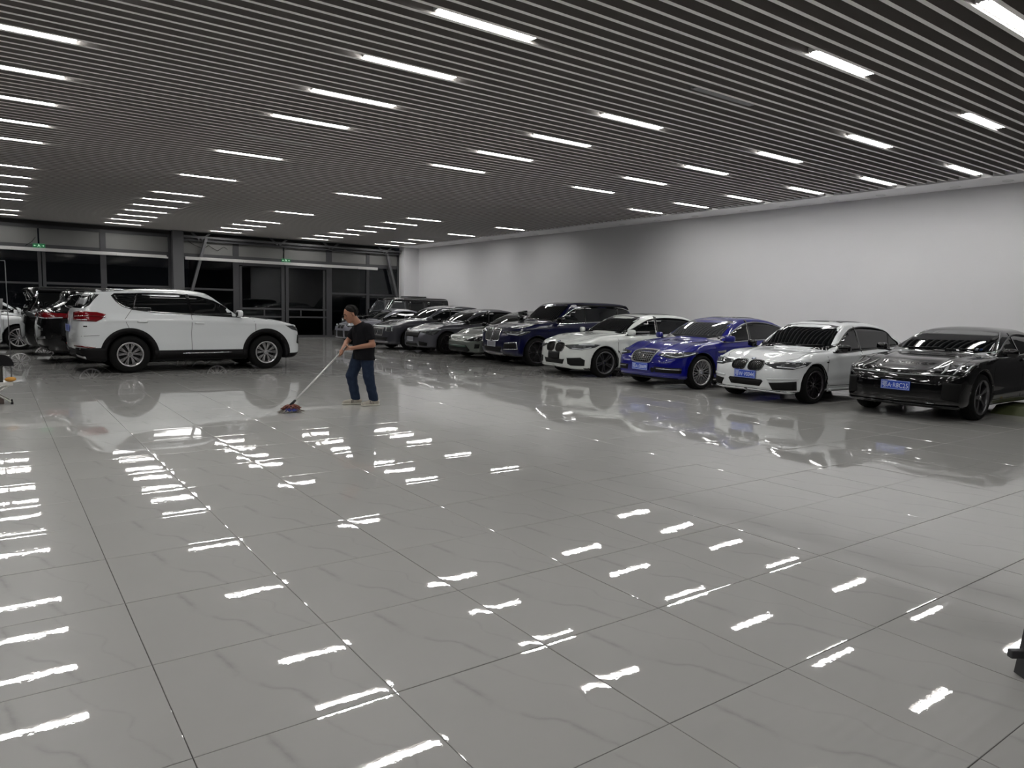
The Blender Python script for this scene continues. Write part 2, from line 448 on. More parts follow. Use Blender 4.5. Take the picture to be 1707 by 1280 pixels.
for x in LX:
    for k in range(-4, 17):
        seen = x in LITS and (k >= 0 or x == 7.19 and k == -1)
        if not seen and k > 9: continue
        y = YL0+1.6152*k
        lit = (k in LITS[x]) if x in LITS and seen else (k <= 5 and k % 2 == 0)  # lights out of view are added, every other one lit for the near floor
        if (x, k) in ((-.30, 0), (-.30, 1), (-.30, 2), (14.27, 0)): lit = True       # beyond the frame; lit state put in to brighten floor and wall
        cx = x+LEN/2
        e = empty('ceiling_light', (cx, y, CEIL+.0), 0)
        opn = (x, k) in OPEN
        hs = bpy.data.objects.new('housing', HS if lit else HS2); link(hs, e)
        if lit and not opn:
            o = bpy.data.objects.new('diffuser', PN); link(o, e)
        elif lit:
            for yy in (-.042, .042):
                o = bpy.data.objects.new('tube', TB); link(o, e); o.location = (0, yy, 0)
        else:
            o = bpy.data.objects.new('diffuser', PN2); link(o, e)
        state = 'lit bare-tube' if opn else ('lit white' if lit else 'unlit grey')
        if x in COLN and k >= -1:
            tag(e, f'{state} ceiling light, {NTH[k+1]} from the camera end, {COLN[x]}', 'ceiling light', 'ceiling lights between the slats')
        else:
            tag(e, f'{state} added ceiling light outside the picture, {NTH[k+4]} of the {NTH[LX.index(x)]} row from the left wall', 'ceiling light', 'added ceiling lights outside the picture')
# ------------------------------------------------------------------ cars
def in_plane(poly, cut=.06):
    """2-D polygon -> dense grid-cut mesh (verts 2-D, faces, boundary loop edges)"""
    bm = NB(); vs = [bm.verts.new((x, y, 0)) for x, y in poly]; bm.faces.new(vs)
    P = np.array(poly); lo = P.min(0); hi = P.max(0)
    for ax in (0, 1):
        n = int((hi[ax]-lo[ax])/cut)
        for k in range(1, n+1):
            c = lo[ax] + (hi[ax]-lo[ax])*k/(n+1)
            co = (c, 0, 0) if ax == 0 else (0, c, 0); no = (1, 0, 0) if ax == 0 else (0, 1, 0)
            bmesh.ops.bisect_plane(bm, geom=bm.verts[:]+bm.edges[:]+bm.faces[:], plane_co=co, plane_no=no, dist=1e-6)
    bm.verts.index_update()
    V = np.array([(v.co.x, v.co.y) for v in bm.verts]); F = [[v.index for v in f.verts] for f in bm.faces]
    B = [(e.verts[0].index, e.verts[1].index) for e in bm.edges if len(e.link_faces) == 1]
    bm.free()
    return V, F, B
def ribbon2d(path, w, closed=False, step=.05):
    """2-D polyline -> strip verts/faces"""
    P = np.array(path, float); pts = []
    n = len(P) if closed else len(P)-1
    for i in range(n):
        a, b = P[i], P[(i+1) % len(P)]; k = max(1, int(np.linalg.norm(b-a)/step))
        for j in range(k): pts.append(a+(b-a)*j/k)
    if not closed: pts.append(P[-1])
    Q = np.array(pts); m = len(Q)
    T = np.roll(Q, -1, 0)-np.roll(Q, 1, 0)
    if not closed: T[0] = Q[1]-Q[0]; T[-1] = Q[-1]-Q[-2]
    T /= np.maximum(np.linalg.norm(T, axis=1, keepdims=True), 1e-9); N = np.stack([-T[:, 1], T[:, 0]], 1)
    W = np.full((m, 1), w/2.) if np.isscalar(w) else np.interp(np.linspace(0, 1, m), np.linspace(0, 1, len(w)), w)[:, None]/2
    V = np.concatenate([Q+N*W, Q-N*W]); F = []; B = []
    for i in range(m if closed else m-1):
        j = (i+1) % m; F.append([i, m+i, m+j, j]); B += [(i, j), (m+i, m+j)]
    if not closed: B += [(0, m), (m-1, 2*m-1)]
    return V, F, B

class Car:
    def __init__(s, P, loc, rz, label, cat='car', group=None, name='car', scale=1., vox=.03):
        s.P = P; s.root = empty(name, loc, rz, label, cat, group); s.root.scale = (scale,)*3
        W, H = P['W'], P['H']; fo, wb, ro = P['fo'], P['wb'], P['ro']; R = -(wb+ro)
        s.F, s.R = fo, R
        zb = P.get('zb', .19)
        low = P['low'](P) if callable(P.get('low')) else P['low']; grn = P['grn'](P) if callable(P.get('grn')) else P['grn']
        x0, x1 = R-.3, fo+.3
        kw = dict(x0=x0, x1=x1, z0=-.05, z1=H+.25)
        TL = Tab(catmull(low, 4), **kw); TG = Tab(catmull(grn, 4), **kw)
        plan = P['plan'](P) if callable(P['plan']) else P['plan']
        pl = plan + [(x, -y) for x, y in reversed(plan)]
        TP = Tab(catmull(pl, 4), x0=x0, x1=x1, z0=-.05, z1=1.3)
        planG = P['planG'](P) if callable(P['planG']) else P['planG']
        TPG = Tab(catmull(planG + [(x, -y) for x, y in reversed(planG)], 4), x0=x0, x1=x1, z0=-.05, z1=1.3)
        sec = P['sec'](P) if callable(P['sec']) else P['sec']; secG = P['secG'](P) if callable(P['secG']) else P['secG']
        TS = Tab(catmull(sec + [(-y, z) for y, z in reversed(sec)], 4), x0=-.05, x1=1.3, z0=-.05, z1=H+.25)
        TSG = Tab(catmull(secG + [(-y, z) for y, z in reversed(secG)], 4), x0=-.05, x1=1.3, z0=-.05, z1=H+.25)
        rw, aw = P['rw'], P.get('arch', .045)
        bn, bg = P.get('bow', .12), P.get('bowg', .16)
        k1, k2, kg = P.get('k1', .10), P.get('k2', .07), P.get('kg', .045)
        lines = P.get('lines', [])
        def fn(X, Y, Z):
            ay = np.abs(Y); mid = -wb/2
            sg = np.tanh((X-mid)/.5)
            xl = X + bn*sg*ay**2; xg = X + bg*sg*ay**2
            f1 = smax(smax(TL(xl, Z), TP(X, ay), k1), TS(ay, Z), k2)
            f2 = smax(smax(TG(xg, Z), TPG(X, ay), kg), TSG(ay, Z), kg)
            for kind, a, pts, wdt in lines:
                p = np.array(sorted(pts))
                if kind == 'side':
                    zc = np.interp(X, p[:, 0], p[:, 1], left=-9, right=-9)
                    f1 = f1 - a*np.exp(-((Z-zc)/wdt)**2)*(ay > .5)
                elif kind == 'hood':
                    yc = np.interp(X, p[:, 0], p[:, 1], left=-9, right=-9)
                    f1 = f1 - a*np.exp(-((ay-yc)/wdt)**2)*(Z > .5)
                elif kind == 'ramp':      # body swells outward below the line
                    zc = np.interp(X, p[:, 0], p[:, 1], left=-9, right=-9)
                    f1 = f1 - a/(1+np.exp((Z-zc)/wdt))*(ay > .5)
            f = smin(f1, f2, P.get('ku', .035))
            for wx in (0, -wb):
                c = np.sqrt((X-wx)**2 + (Z-rw)**2)-(rw+aw)
                c = smax(c, .48-ay, .02)
                f = smax(f, -c, .012)
            return f
        s.fn = fn
        s.fld = Field(fn, (R-.12, -W-.12, .02), (fo+.12, W+.12, H+.12), vox)
        me, V, f = s.fld.mesh('body')
        fc = V[f].mean(1)
        n = np.cross(V[f[:, 2]]-V[f[:, 0]], V[f[:, 3]]-V[f[:, 1]]); n /= np.maximum(np.linalg.norm(n, axis=1, keepdims=True), 1e-9)
        dark = (n[:, 2] < -.75) & (fc[:, 2] < .5)
        for wx in (0, -wb):
            rr = np.hypot(fc[:, 0]-wx, fc[:, 2]-rw)
            dark |= (rr < rw+aw+vox*.9) & (np.abs(fc[:, 1]) > .4) & ((np.abs(n[:, 1]) < .75) | (np.abs(fc[:, 1]) < .6))
        mi = dark.astype(np.int32)
        if 'clad' in P:      # dark lower cladding
            lo = fc[:, 2] < np.interp(fc[:, 0], *P['clad']); mi = np.where(lo, 1, mi)
        if 'roofmat' in P:
            mi = np.where((fc[:, 2] > H-.09) & (n[:, 2] > .5), 2, mi)
        if P.get('archclad'):
            for wx in (0, -wb):
                rr = np.hypot(fc[:, 0]-wx, fc[:, 2]-rw); mi = np.where((rr < rw+aw+P['archclad']) & (np.abs(fc[:, 1]) > .5), 1, mi)
        me.materials.append(P['paint']); me.materials.append(MATS['black_plastic'])
        if 'roofmat' in P: me.materials.append(P['roofmat'])
        me.polygons.foreach_set('material_index', mi.astype(np.int32))
        s.body = bpy.data.objects.new('body', me); link(s.body, s.root)
    # --- projection onto the body
    def frame(s, a):
        if a == 'top': return np.array([1., 0, 0]), np.array([0., 1, 0]), np.array([0., 0, -1])
        if a == 'left': a = PI/2
        if a == 'right': a = -PI/2
        if a == 'front': a = 0
        if a == 'rear': a = PI
        D = -np.array([math.cos(a), math.sin(a), 0.]); U = np.array([-math.sin(a), math.cos(a), 0.])
        return U, np.array([0., 0, 1]), D
    def to2(s, pts, a):
        """3-D points -> plane coords; 2-tuples are completed for the canonical views"""
        U, Wv, D = s.frame(a); out = []
        for p in pts:
            if len(p) == 2:
                if a in ('left', 'right'): p = (p[0], 0, p[1])
                elif a in ('front', 'rear'): p = (0, p[0], p[1])
                else: p = (p[0], p[1], 0)
            p = np.array(p, float); out.append((p@U, p@Wv))
        return out
    def shell(s, name, V2, F, B, a, m, parent, off, thick=.012, smooth=True):
        U, Wv, D = s.frame(a); n = len(V2)
        P0 = V2[:, :1]*U + V2[:, 1:2]*Wv - D*(7. if a != 'top' else 3.)
        if a == 'top': P0 = V2[:, :1]*U + V2[:, 1:2]*Wv + np.array([0, 0, 2.4])
        T = 14. if a != 'top' else 2.4
        # start just outside the bounding box
        lo = s.fld.lo; hi = s.fld.lo + (s.fld.sh-1)*s.fld.h
        if a != 'top':
            t0 = np.full(n, 0.)
            tt = []
            for q in (0, 1):
                if abs(D[q]) > 1e-6:
                    e = (lo[q] if D[q] > 0 else hi[q]); tt.append((e-P0[:, q])/D[q])
            t0 = np.maximum.reduce(tt) if len(tt) > 1 else tt[0]
            P0 = P0 + D*t0[:, None]; T = 5.2 if abs(D[1]) < .9 else 1.2
        H = s.fld.hit(P0, np.tile(D, (n, 1)), T)
        N = s.fld.grad(H)
        top = H + N*off; bot = H + N*(off-thick)
        bm = NB(); tv = [bm.verts.new(p) for p in top]; bv = {}
        for f in F:
            try: ff = bm.faces.new([tv[i] for i in f]); ff.smooth = smooth
            except ValueError: pass
        for i, j in B:
            for q in (i, j):
                if q not in bv: bv[q] = bm.verts.new(bot[q])
            try: bm.faces.new((tv[i], tv[j], bv[j], bv[i]))
            except ValueError: pass
        bmesh.ops.recalc_face_normals(bm, faces=bm.faces[:])
        # orient outward
        f0 = max(bm.faces, key=lambda f: f.calc_area()); f0.normal_update()
        if f0.normal.dot(Vector(D)) > 0: bmesh.ops.reverse_faces(bm, faces=bm.faces[:])
        return obj(name, bm, m, parent or s.root)
    def patch(s, name, m, pts, a, off=.004, cut=.06, parent=None, both=False, thick=.012, label=None):
        r = []
        for sd in ((1, -1) if both else (1,)):
            aa = a
            pp = pts
            if sd < 0:
                pp = [((p[0], -p[1], p[2]) if len(p) == 3 else ((-p[0], p[1]) if a in ('front', 'rear') else ((p[0], -p[1]) if a == 'top' else p))) for p in pts]
                aa = {'left': 'right', 'right': 'left', 'front': 'front', 'rear': 'rear', 'top': 'top'}.get(a, a) if isinstance(a, str) else -a
            par = parent[0 if sd > 0 else 1] if isinstance(parent, (list, tuple)) else parent
            V, F, B = in_plane(s.to2(pp, aa), cut)
            o = s.shell(name, V, F, B, aa, m, par, off, thick)
            if label: o['label'] = label
            r.append(o)
        return r if both else r[0]
    def ribbon(s, name, m, pts, a, w=.012, off=.006, parent=None, both=False, closed=False, thick=.012, label=None, step=.05):
        r = []
        for sd in ((1, -1) if both else (1,)):
            aa = a; pp = pts
            if sd < 0:
                pp = [((p[0], -p[1], p[2]) if len(p) == 3 else ((-p[0], p[1]) if a in ('front', 'rear') else ((p[0], -p[1]) if a == 'top' else p))) for p in pts]
                aa = {'left': 'right', 'right': 'left', 'front': 'front', 'rear': 'rear', 'top': 'top'}.get(a, a) if isinstance(a, str) else -a
            par = parent[0 if sd > 0 else 1] if isinstance(parent, (list, tuple)) else parent
            V, F, B = ribbon2d(s.to2(pp, aa), w, closed, step)
            o = s.shell(name, V, F, B, aa, m, par, off, thick)
            if label: o['label'] = label
            r.append(o)
        return r if both else r[0]
    def at(s, p, a):
        """surface point and normal under plane point p seen from a"""
        U, Wv, D = s.frame(a); q = np.array(s.to2([p], a)[0])
        P0 = (q[0]*U + q[1]*Wv - D*4)[None]
        if a == 'top': P0 = np.array([[q[0], q[1], 2.4]])
        H = s.fld.hit(P0, D[None], 9.)
        return H[0], s.fld.grad(H)[0]
    # --- wheels
    def wheels(s, style, y=None, width=.22, rim=None):
        P = s.P; rw = P['rw']; y = y or P['W']-.032-width/2; rim = rim or rw*.72
        key = (style, round(rw, 3), round(rim, 3), width)
        for i, (wx, sd) in enumerate(((0, 1), (0, -1), (-P['wb'], 1), (-P['wb'], -1))):
            if key not in WHEELS: WHEELS[key] = make_wheel(style, rw, rim, width)
            rimo, tyr, disc, cap = WHEELS[key]
            w = bpy.data.objects.new('wheel', rimo); link(w, s.root); w.location = (wx, sd*y, rw)
            w.rotation_euler = (0, random.uniform(0, 1.2) if style != 'suv' else .0, 0 if sd > 0 else PI)
            for nm, me in (('tyre', tyr), ('brake_disc', disc), ('hub_cap', cap)):
                o = bpy.data.objects.new(nm, me); link(o, w)
    # --- common fittings
    def arch_lips(s, m, w=.03, off=.004):
        P = s.P; R = P['rw']+P.get('arch', .045)+w/2
        for wx in (0, -P['wb']):
            pts = [(wx+R*math.cos(t), P['rw']+R*math.sin(t)) for t in np.linspace(-.35, PI+.35, 26)]
            pts = [p for p in pts if p[1] > P.get('zb', .19)+.02]
            s.ribbon('wheel_arch', m, pts, 'left', w=w, off=off, both=True, thick=.03)
    def mirror(s, x, z, m, y=None, size=(.11, .20, .13)):
        W = s.P['W']
        for sd in (1, -1):
            bm = NB(); r = bmesh.ops.create_uvsphere(bm, u_segments=16, v_segments=10, radius=.5)
            for v in bm.verts:
                c = v.co
                for k in range(3): c[k] = math.copysign(abs(c[k]*2)**.62, c[k])/2
                c.x = c.x*size[0]*(1-.25*c.y*sd) - (.02*c.y*sd*2)
                c.x = max(c.x, -size[0]*.38)
                c.y = c.y*size[1]; c.z = c.z*size[2]*(1+.0*c.y)
            for f in bm.faces: f.smooth = True
            y0 = (y or W-.02)+size[1]*.42
            for v in bm.verts: v.co += Vector((x, sd*y0, z))
            o = obj('mirror', bm, m, s.root)
            bm = NB(); beam(bm, (x-.01, sd*(W-.14), z-size[2]*.55), (x, sd*(y0-.02), z-size[2]*.28), .05, .03)
            obj('mirror_arm', bm, MATS['black_plastic'], o)
            bm = NB(); box(bm, (x-size[0]*.385, sd*y0, z), (.006, size[1]*.8, size[2]*.72), bev=.002)
            obj('mirror_glass', bm, MATS['car_glass'], o)
    def plate(s, text, z, a='front', col='plate_blue', x=None, size=(.44, .14), y=0.):
        H, N = s.at((y, z), a); sg = 1 if a == 'front' else -1
        X = (H[0] if x is None else x)+sg*.018
        bm = NB(); box(bm, (X, y, z), (.008, size[0], size[1]), bev=.003)
        p = obj('licence_plate', bm, MATS[col], s.root)
        fr = NB()
        w2, h2 = size[0]/2-.012, size[1]/2-.010
        for c, d in (((0, h2), (w2*2, .004)), ((0, -h2), (w2*2, .004)), ((w2, 0), (.004, h2*2)), ((-w2, 0), (.004, h2*2))):
            box(fr, (X+sg*.0045, y+c[0], z+c[1]), (.002, d[0], d[1]))
        obj('plate_border', fr, MATS['plate_white'], p)
        if text:
            me = text_mesh(text, size[1]*.80); me.materials.append(MATS['plate_white'])
            v = np.empty(len(me.vertices)*3, np.float32); me.vertices.foreach_get('co', v); v = v.reshape(-1, 3)
            wd_ = v[:, 0].max()-v[:, 0].min(); v[:, 0] -= (v[:, 0].max()+v[:, 0].min())/2; v[:, 1] -= (v[:, 1].max()+v[:, 1].min())/2
            v[:, 0] *= (size[0]*.88)/wd_; v[:, 1] *= size[1]*.66/(v[:, 1].max()-v[:, 1].min())
            w = np.stack([np.full(len(v), X+sg*.0062), y+sg*v[:, 0], z+v[:, 1]], 1)
            me.vertices.foreach_set('co', w.astype(np.float32).ravel()); me.update()
            o = bpy.data.objects.new('lettering', me); link(o, p)
        return p
    def disc(s, name, m, p, a, r, th=.008, parent=None, ring=None):
        H, N = s.at(p, a); bm = NB(); cyl(bm, H, H+N*th, r, seg=20)
        o = obj(name, bm, m, parent or s.root)
        if ring:
            bm = NB(); cyl(bm, H, H+N*(th*.8), r*1.18, seg=20); obj('emblem_ring', bm, ring, o)
        return o
    def roundel(s, p, a, r=.041):
        H, N = s.at(p, a); N = Vector(N); H = Vector(H)
        q = Vector((0, 0, 1)).rotation_difference(N).to_matrix().to_4x4(); T = Matrix.Translation(H) @ q
        bm = NB(); r0 = bmesh.ops.create_cone(bm, cap_ends=True, segments=24, radius1=r, radius2=r, depth=.012, matrix=T)
        o = obj('emblem', bm, MATS['gloss_black'], s.root)
        bm = NB()
        for k in range(4):
            c = bm.verts.new((0, 0, .0075)); prev = None
            for j in range(5):
                t = PI/2*(k+j/4); v = bm.verts.new((r*.62*math.cos(t), r*.62*math.sin(t), .0075))
                if prev: f = bm.faces.new((c, prev, v)); f.material_index = k % 2
                prev = v
        bmesh.ops.transform(bm, matrix=T, verts=bm.verts[:])
        obj('emblem_quarters', bm, [MATS['plate_white'], MATS['emblem_blue']], o)
    def door_handle(s, x, z, m, w=.17):
        pts = [(x-w/2, z-.012), (x+w/2, z-.014), (x+w/2-.01, z+.016), (x-w/2+.01, z+.016)]
        s.patch('door_handle', m, pts, 'left', off=.024, cut=.04, both=True, thick=.03)
    def shut(s, pts, a='left', both=True, w=.007):
        s.ribbon('panel_gap', MATS['gap_black'], pts, a, w=w, off=.0015, both=both, thick=.004)
    def antenna(s, x, m):
        H, N = s.at((x, 0), 'top'); bm = NB()
        p = [bm.verts.new(c) for c in ((x+.10, 0, H[2]-.005), (x-.06, .03, H[2]-.01), (x-.06, -.03, H[2]-.01), (x-.06, 0, H[2]+.055))]
        for q in ((0, 1, 3), (0, 3, 2), (1, 2, 3), (0, 2, 1)): bm.faces.new([p[i] for i in q])
        bmesh.ops.bevel(bm, geom=bm.edges[:], offset=.008, segments=2, affect='EDGES')
        obj('roof_antenna', bm, m, s.root)
WHEELS = {}
def make_wheel(style, R, rim, width):
    """returns meshes rim, tyre, brake disc, hub cap; outer face towards +y, centre at origin"""
    hw = width/2
    st = dict(suv=('rim_silver', 5, 'quad', .0085), bmw3=('rim_dark', 10, 'y', .013), jag=('rim_silver', 12, 'mesh', .010), b5=('rim_grey', 5, 'pair', .018),
              twist=('rim_grey', 5, 'blade', .045), dark=('rim_dark', 5, 'pair', .022), g=('rim_dark', 6, 'pair', .03), x5=('rim_dark', 6, 'y', .02), white=('rim_silver', 7, 'pair', .02))[style]
    rm, n, kind, sw = MATS[st[0]], st[1], st[2], st[3]
    bm = NB()
    # tyre
    prof = [(rim, -hw+.01), (rim+.02, -hw-.005), ((rim+R)/2, -hw-.012), (R-.02, -hw+.004), (R-.003, -hw+.03), (R, 0), (R-.003, hw-.03), (R-.02, hw-.004), ((rim+R)/2, hw+.012), (rim+.02, hw+.005), (rim, hw-.01)]
    lathe(bm, prof, 40)
    for k in (-.05, 0, .05):        # tread grooves
        lathe(bm, [(R+.001, k-.006), (R+.002, k), (R+.001, k+.006)], 40, mi=0)
    t = bpy.data.meshes.new('tyre'); bmesh.ops.recalc_face_normals(bm, faces=bm.faces[:]); bm.to_mesh(t); bm.free(); t.materials.append(MATS['tyre'])
    # rim: outer ring, barrel, spokes, hub
    bm = NB()
    lathe(bm, [(rim+.004, hw-.008), (rim+.006, hw+.006), (rim-.004, hw+.008), (rim-.020, hw-.004), (rim-.028, hw-.03), (rim-.03, -hw+.03), (rim-.01, -hw+.01)], 40)
    fy = hw-.012
    def spoke(a0, a1, r0, r1, w0, w1, y0=0., y1=0.):
        p0 = Vector((r0*math.cos(a0), fy-.018+y0, r0*math.sin(a0))); p1 = Vector((r1*math.cos(a1), fy+y1, r1*math.sin(a1)))
        d = (p1-p0).normalized(); sd = d.cross(Vector((0, 1, 0))).normalized(); dn = Vector((0, -1, 0))
        q = []
        for p, w in ((p0, w0), (p1, w1)):
            q += [bm.verts.new(p-sd*w/2), bm.verts.new(p+sd*w/2), bm.verts.new(p+sd*w*.4+dn*.03), bm.verts.new(p-sd*w*.4+dn*.03)]
        for f in ((0, 1, 5, 4), (1, 2, 6, 5), (2, 3, 7, 6), (3, 0, 4, 7), (4, 5, 6, 7), (3, 2, 1, 0)): bm.faces.new([q[i] for i in f])
    for k in range(n):
        a = 2*PI*k/n + PI/2
        re = rim-.015
        if kind == 'quad':
            for da, db in ((-.10, -.42), (-.05, -.16), (.05, .16), (.10, .42)):
                spoke(a+da*2.6, a+db*.98, .06, re, sw*1.15, sw)
            for sdv in (-1, 1): spoke(a+sdv*.24, a+sdv*.30, re*.50, re, sw, sw*.9, .006)
        elif kind == 'pair':
            for sdv in (-1, 1): spoke(a+sdv*.20, a+sdv*.15, .06, re, sw*1.2, sw)
        elif kind == 'y':
            spoke(a, a, .05, re*.55, sw*1.4, sw*1.2)
            for sdv in (-1, 1): spoke(a, a+sdv*.17, re*.5, re, sw, sw*.8)
        elif kind == 'mesh':
            for sdv in (-1, 1): spoke(a, a+sdv*.42, .05, re, sw*1.2, sw)
        elif kind == 'blade':
            spoke(a, a+.12, .05, re, sw*.7, sw*1.5)
            spoke(a+.14, a+.42, re*.62, re, sw*.35, sw*.4)
    cyl(bm, (0, fy-.05, 0), (0, fy-.008, 0), .062, .045, seg=24)
    for k in range(5):
        a = 2*PI*k/5+.3; cyl(bm, (.044*math.cos(a), fy-.02, .044*math.sin(a)), (.044*math.cos(a), fy-.003, .044*math.sin(a)), .008, seg=6)
    bmesh.ops.recalc_face_normals(bm, faces=bm.faces[:])
    r = bpy.data.meshes.new('wheel'); bm.to_mesh(r); bm.free(); r.materials.append(rm)
    bm = NB(); cyl(bm, (0, -.02, 0), (0, .005, 0), rim*.72, seg=32); cyl(bm, (0, -.09, 0), (0, -.03, 0), rim-.03, seg=32)
    box(bm, (rim*.5, .0, rim*.28), (.10, .05, .16), bev=.01)
    d = bpy.data.meshes.new('brake_disc'); bm.to_mesh(d); bm.free(); d.materials.append(MATS['brake'])
    bm = NB(); cyl(bm, (0, fy-.01, 0), (0, fy-.002, 0), .032, .028, seg=20)
    c = bpy.data.meshes.new('hub_cap'); bm.to_mesh(c); bm.free(); c.materials.append(MATS['chrome'])
    return r, t, d, c

# generic profiles -----------------------------------------------------------
def low_sedan(P):
    F, R, zb = P['fo'], -(P['wb']+P['ro']), P.get('zb', .19); zh, xc, zc, zd = P['zh'], P['xc'], P['zc'], P['zd']; wb = P['wb']
    nf = P.get('nose', .03)
    return [(F-.5, zb-.01), (F-.16, zb), (F-.03, zb+.05), (F-nf*.2, .34), (F, .48), (F-nf, .58), (F-nf-.05, zh-.05), (F-nf-.14, zh+.015), (F-nf-.35, zh+.07),
            (.15, zh+.6*(zc-zh)+.03), (xc+.1, zc-.012), (xc-.3, zc+.01), (-wb*.5, zc+.015), (-wb*.8, zd-.02), (-wb-.3, zd), (R+.18, zd-.005), (R+.06, zd-.03), (R+.02, zd-.16), (R, .62), (R+.03, .42), (R+.10, zb+.08), (R+.35, zb), (-wb*.5, zb-.01)]
def grn_sedan(P):
    xc, zc, xw, H, xr, xb, zd = P['xc'], P['zc'], P['xw'], P['H'], P['xr'], P['xb'], P['zd']
    xm = (xw+xr)/2
    return [(xc+.12, zc-.12), (xc-.02, zc+.0), (xc*.55+xw*.45, zc+.52*(H-.06-zc)), (xw+.12, H-.115), (xw-.10, H-.05), (xm+.15, H), (xm-.3, H-.003), (xr+.1, H-.04), (xr-.12, H-.085),
            (xr*.5+xb*.5, zd+.5*(H-.09-zd)+.02), (xb, zd+.01), (xb-.15, zd-.10), (xb, zd-.3), (xc-.2, zc-.3)]
def plan_car(P):
    F, R, W, wb = P['fo'], -(P['wb']+P['ro']), P['W'], P['wb']; c = P.get('corner', 1.)
    return [(F+.005, -.3), (F+.005, .30), (F-.03*c, .55), (F-.13*c, .72), (F-.34*c, W-.055), (.25, W-.01), (-.1, W-.004), (-wb*.5, W-.008), (-wb, W), (-wb-.35, W-.025), (R+.28, W-.07), (R+.09, W-.18), (R+.02, .5), (R-.005, .3), (R-.005, -.3)]
def planG_car(P):
    xc, xb, W = P['xc'], P['xb'], P['W']
    return [(xc+.2, -.3), (xc+.2, .3), (xc+.12, .62), (xc-.08, W-.11), (xc-.6, W-.07), (-P['wb']*.6, W-.065), (-P['wb'], W-.09), (xb+.2, W-.19), (xb-.12, W-.30), (xb-.2, .3), (xb-.2, -.3)]
def sec_car(P):
    W, zc = P['W'], P['zc']; H = P['H']
    return [(-.3, .1), (W-.30, .10), (W-.12, .165), (W-.045, .24), (W-.028, .36), (W-.008, .52), (W-.002, .64), (W-.018, zc-.14), (W-.06, zc-.03), (W-.14, zc+.035), (W-.40, zc+.10), (.2, zc+.125), (-.3, zc+.125)]
def secG_car(P):
    W, zc, H, rf = P['W'], P['zc'], P['H'], P.get('rf', .32)
    return [(-.3, .4), (W-.07, .4), (W-.07, zc-.10), (W-.09, zc), (W-.09-(rf-.09)*.48, zc+.5*(H-.10-zc)), (W-rf+.02, H-.125), (W-rf-.06, H-.055), (W-rf-.22, H-.018), (.15, H+.012), (-.3, H+.012)]
BASE = dict(low=low_sedan, grn=grn_sedan, plan=plan_car, planG=planG_car, sec=sec_car, secG=secG_car)
def spec(**k): d = dict(BASE); d.update(k); return d
# ------------------------------------------------------------------ car materials
def paint(name, col, rough=.28, metal=.0, flake=0.):
    m = mat(name, col, rough, metal, spec=.15, coat=1., coat_rough=.02)
    return m
paint('paint_white', (.61, .63, .64), .35)
paint('paint_white_warm', (.56, .58, .56), .35)
paint('paint_black', (.0015, .0015, .002), .25)
paint('paint_blue', (.001, .002, .135), .30, .0)
paint('paint_navy', (.001, .0016, .022), .28, .0)
paint('paint_dark_grey', (.045, .045, .055), .35, .4)
paint('paint_grey', (.085, .085, .10), .35, .4)
paint('paint_sage', (.13, .145, .13), .35, .3)
paint('paint_silver_grey', (.20, .20, .23), .35, .3)
mat('black_plastic', (.006, .006, .007), .6, spec=.2)
mat('cladding', (.005, .0045, .005), .55, spec=.15)
mat('gloss_black', (.002, .002, .0025), .08)
mat('mesh_black', (.003, .003, .003), .6, spec=.2)
mat('car_glass', (.003, .0035, .004), .015, spec=.5)
mat('car_glass_grey', (.035, .037, .040), .03, spec=.9)
mat('chrome', (.75, .75, .77), .12, 1.)
mat('satin_silver', (.30, .30, .31), .32, 1.)
mat('lamp_clear', (.045, .048, .05), .08, .2)
mat('lamp_chrome', (.75, .77, .80), .12, 1.)
mat('lamp_lens', (.22, .23, .24), .06, .6, coat=1.)
mat('lamp_white', (.55, .57, .60), .3)
mat('lamp_red', (.15, .003, .006), .12)
mat('lamp_red_dark', (.10, .002, .003), .1, coat=1.)
mat('lamp_amber', (.5, .16, .01), .2, coat=1.)
mat('sticker_yellow', (.40, .38, .10), .5)
mat('plate_blue', (.010, .055, .42), .3)
mat('plate_white', (.70, .76, .85), .4)
mat('plate_green', (.012, .045, .028), .4)
mat('plate_grey', (.20, .20, .22), .4)
mat('emblem_blue', (.02, .08, .35), .3)
mat('tyre', (.005, .005, .005), .8, spec=.15)
mat('rim_silver', (.50, .49, .50), .28, .8)
mat('rim_grey', (.12, .12, .125), .3, .8)
mat('rim_dark', (.055, .05, .055), .28, .8)
mat('brake', (.02, .02, .02), .5, .6)
mat('gap_black', (.003, .003, .003), .8, spec=.1)

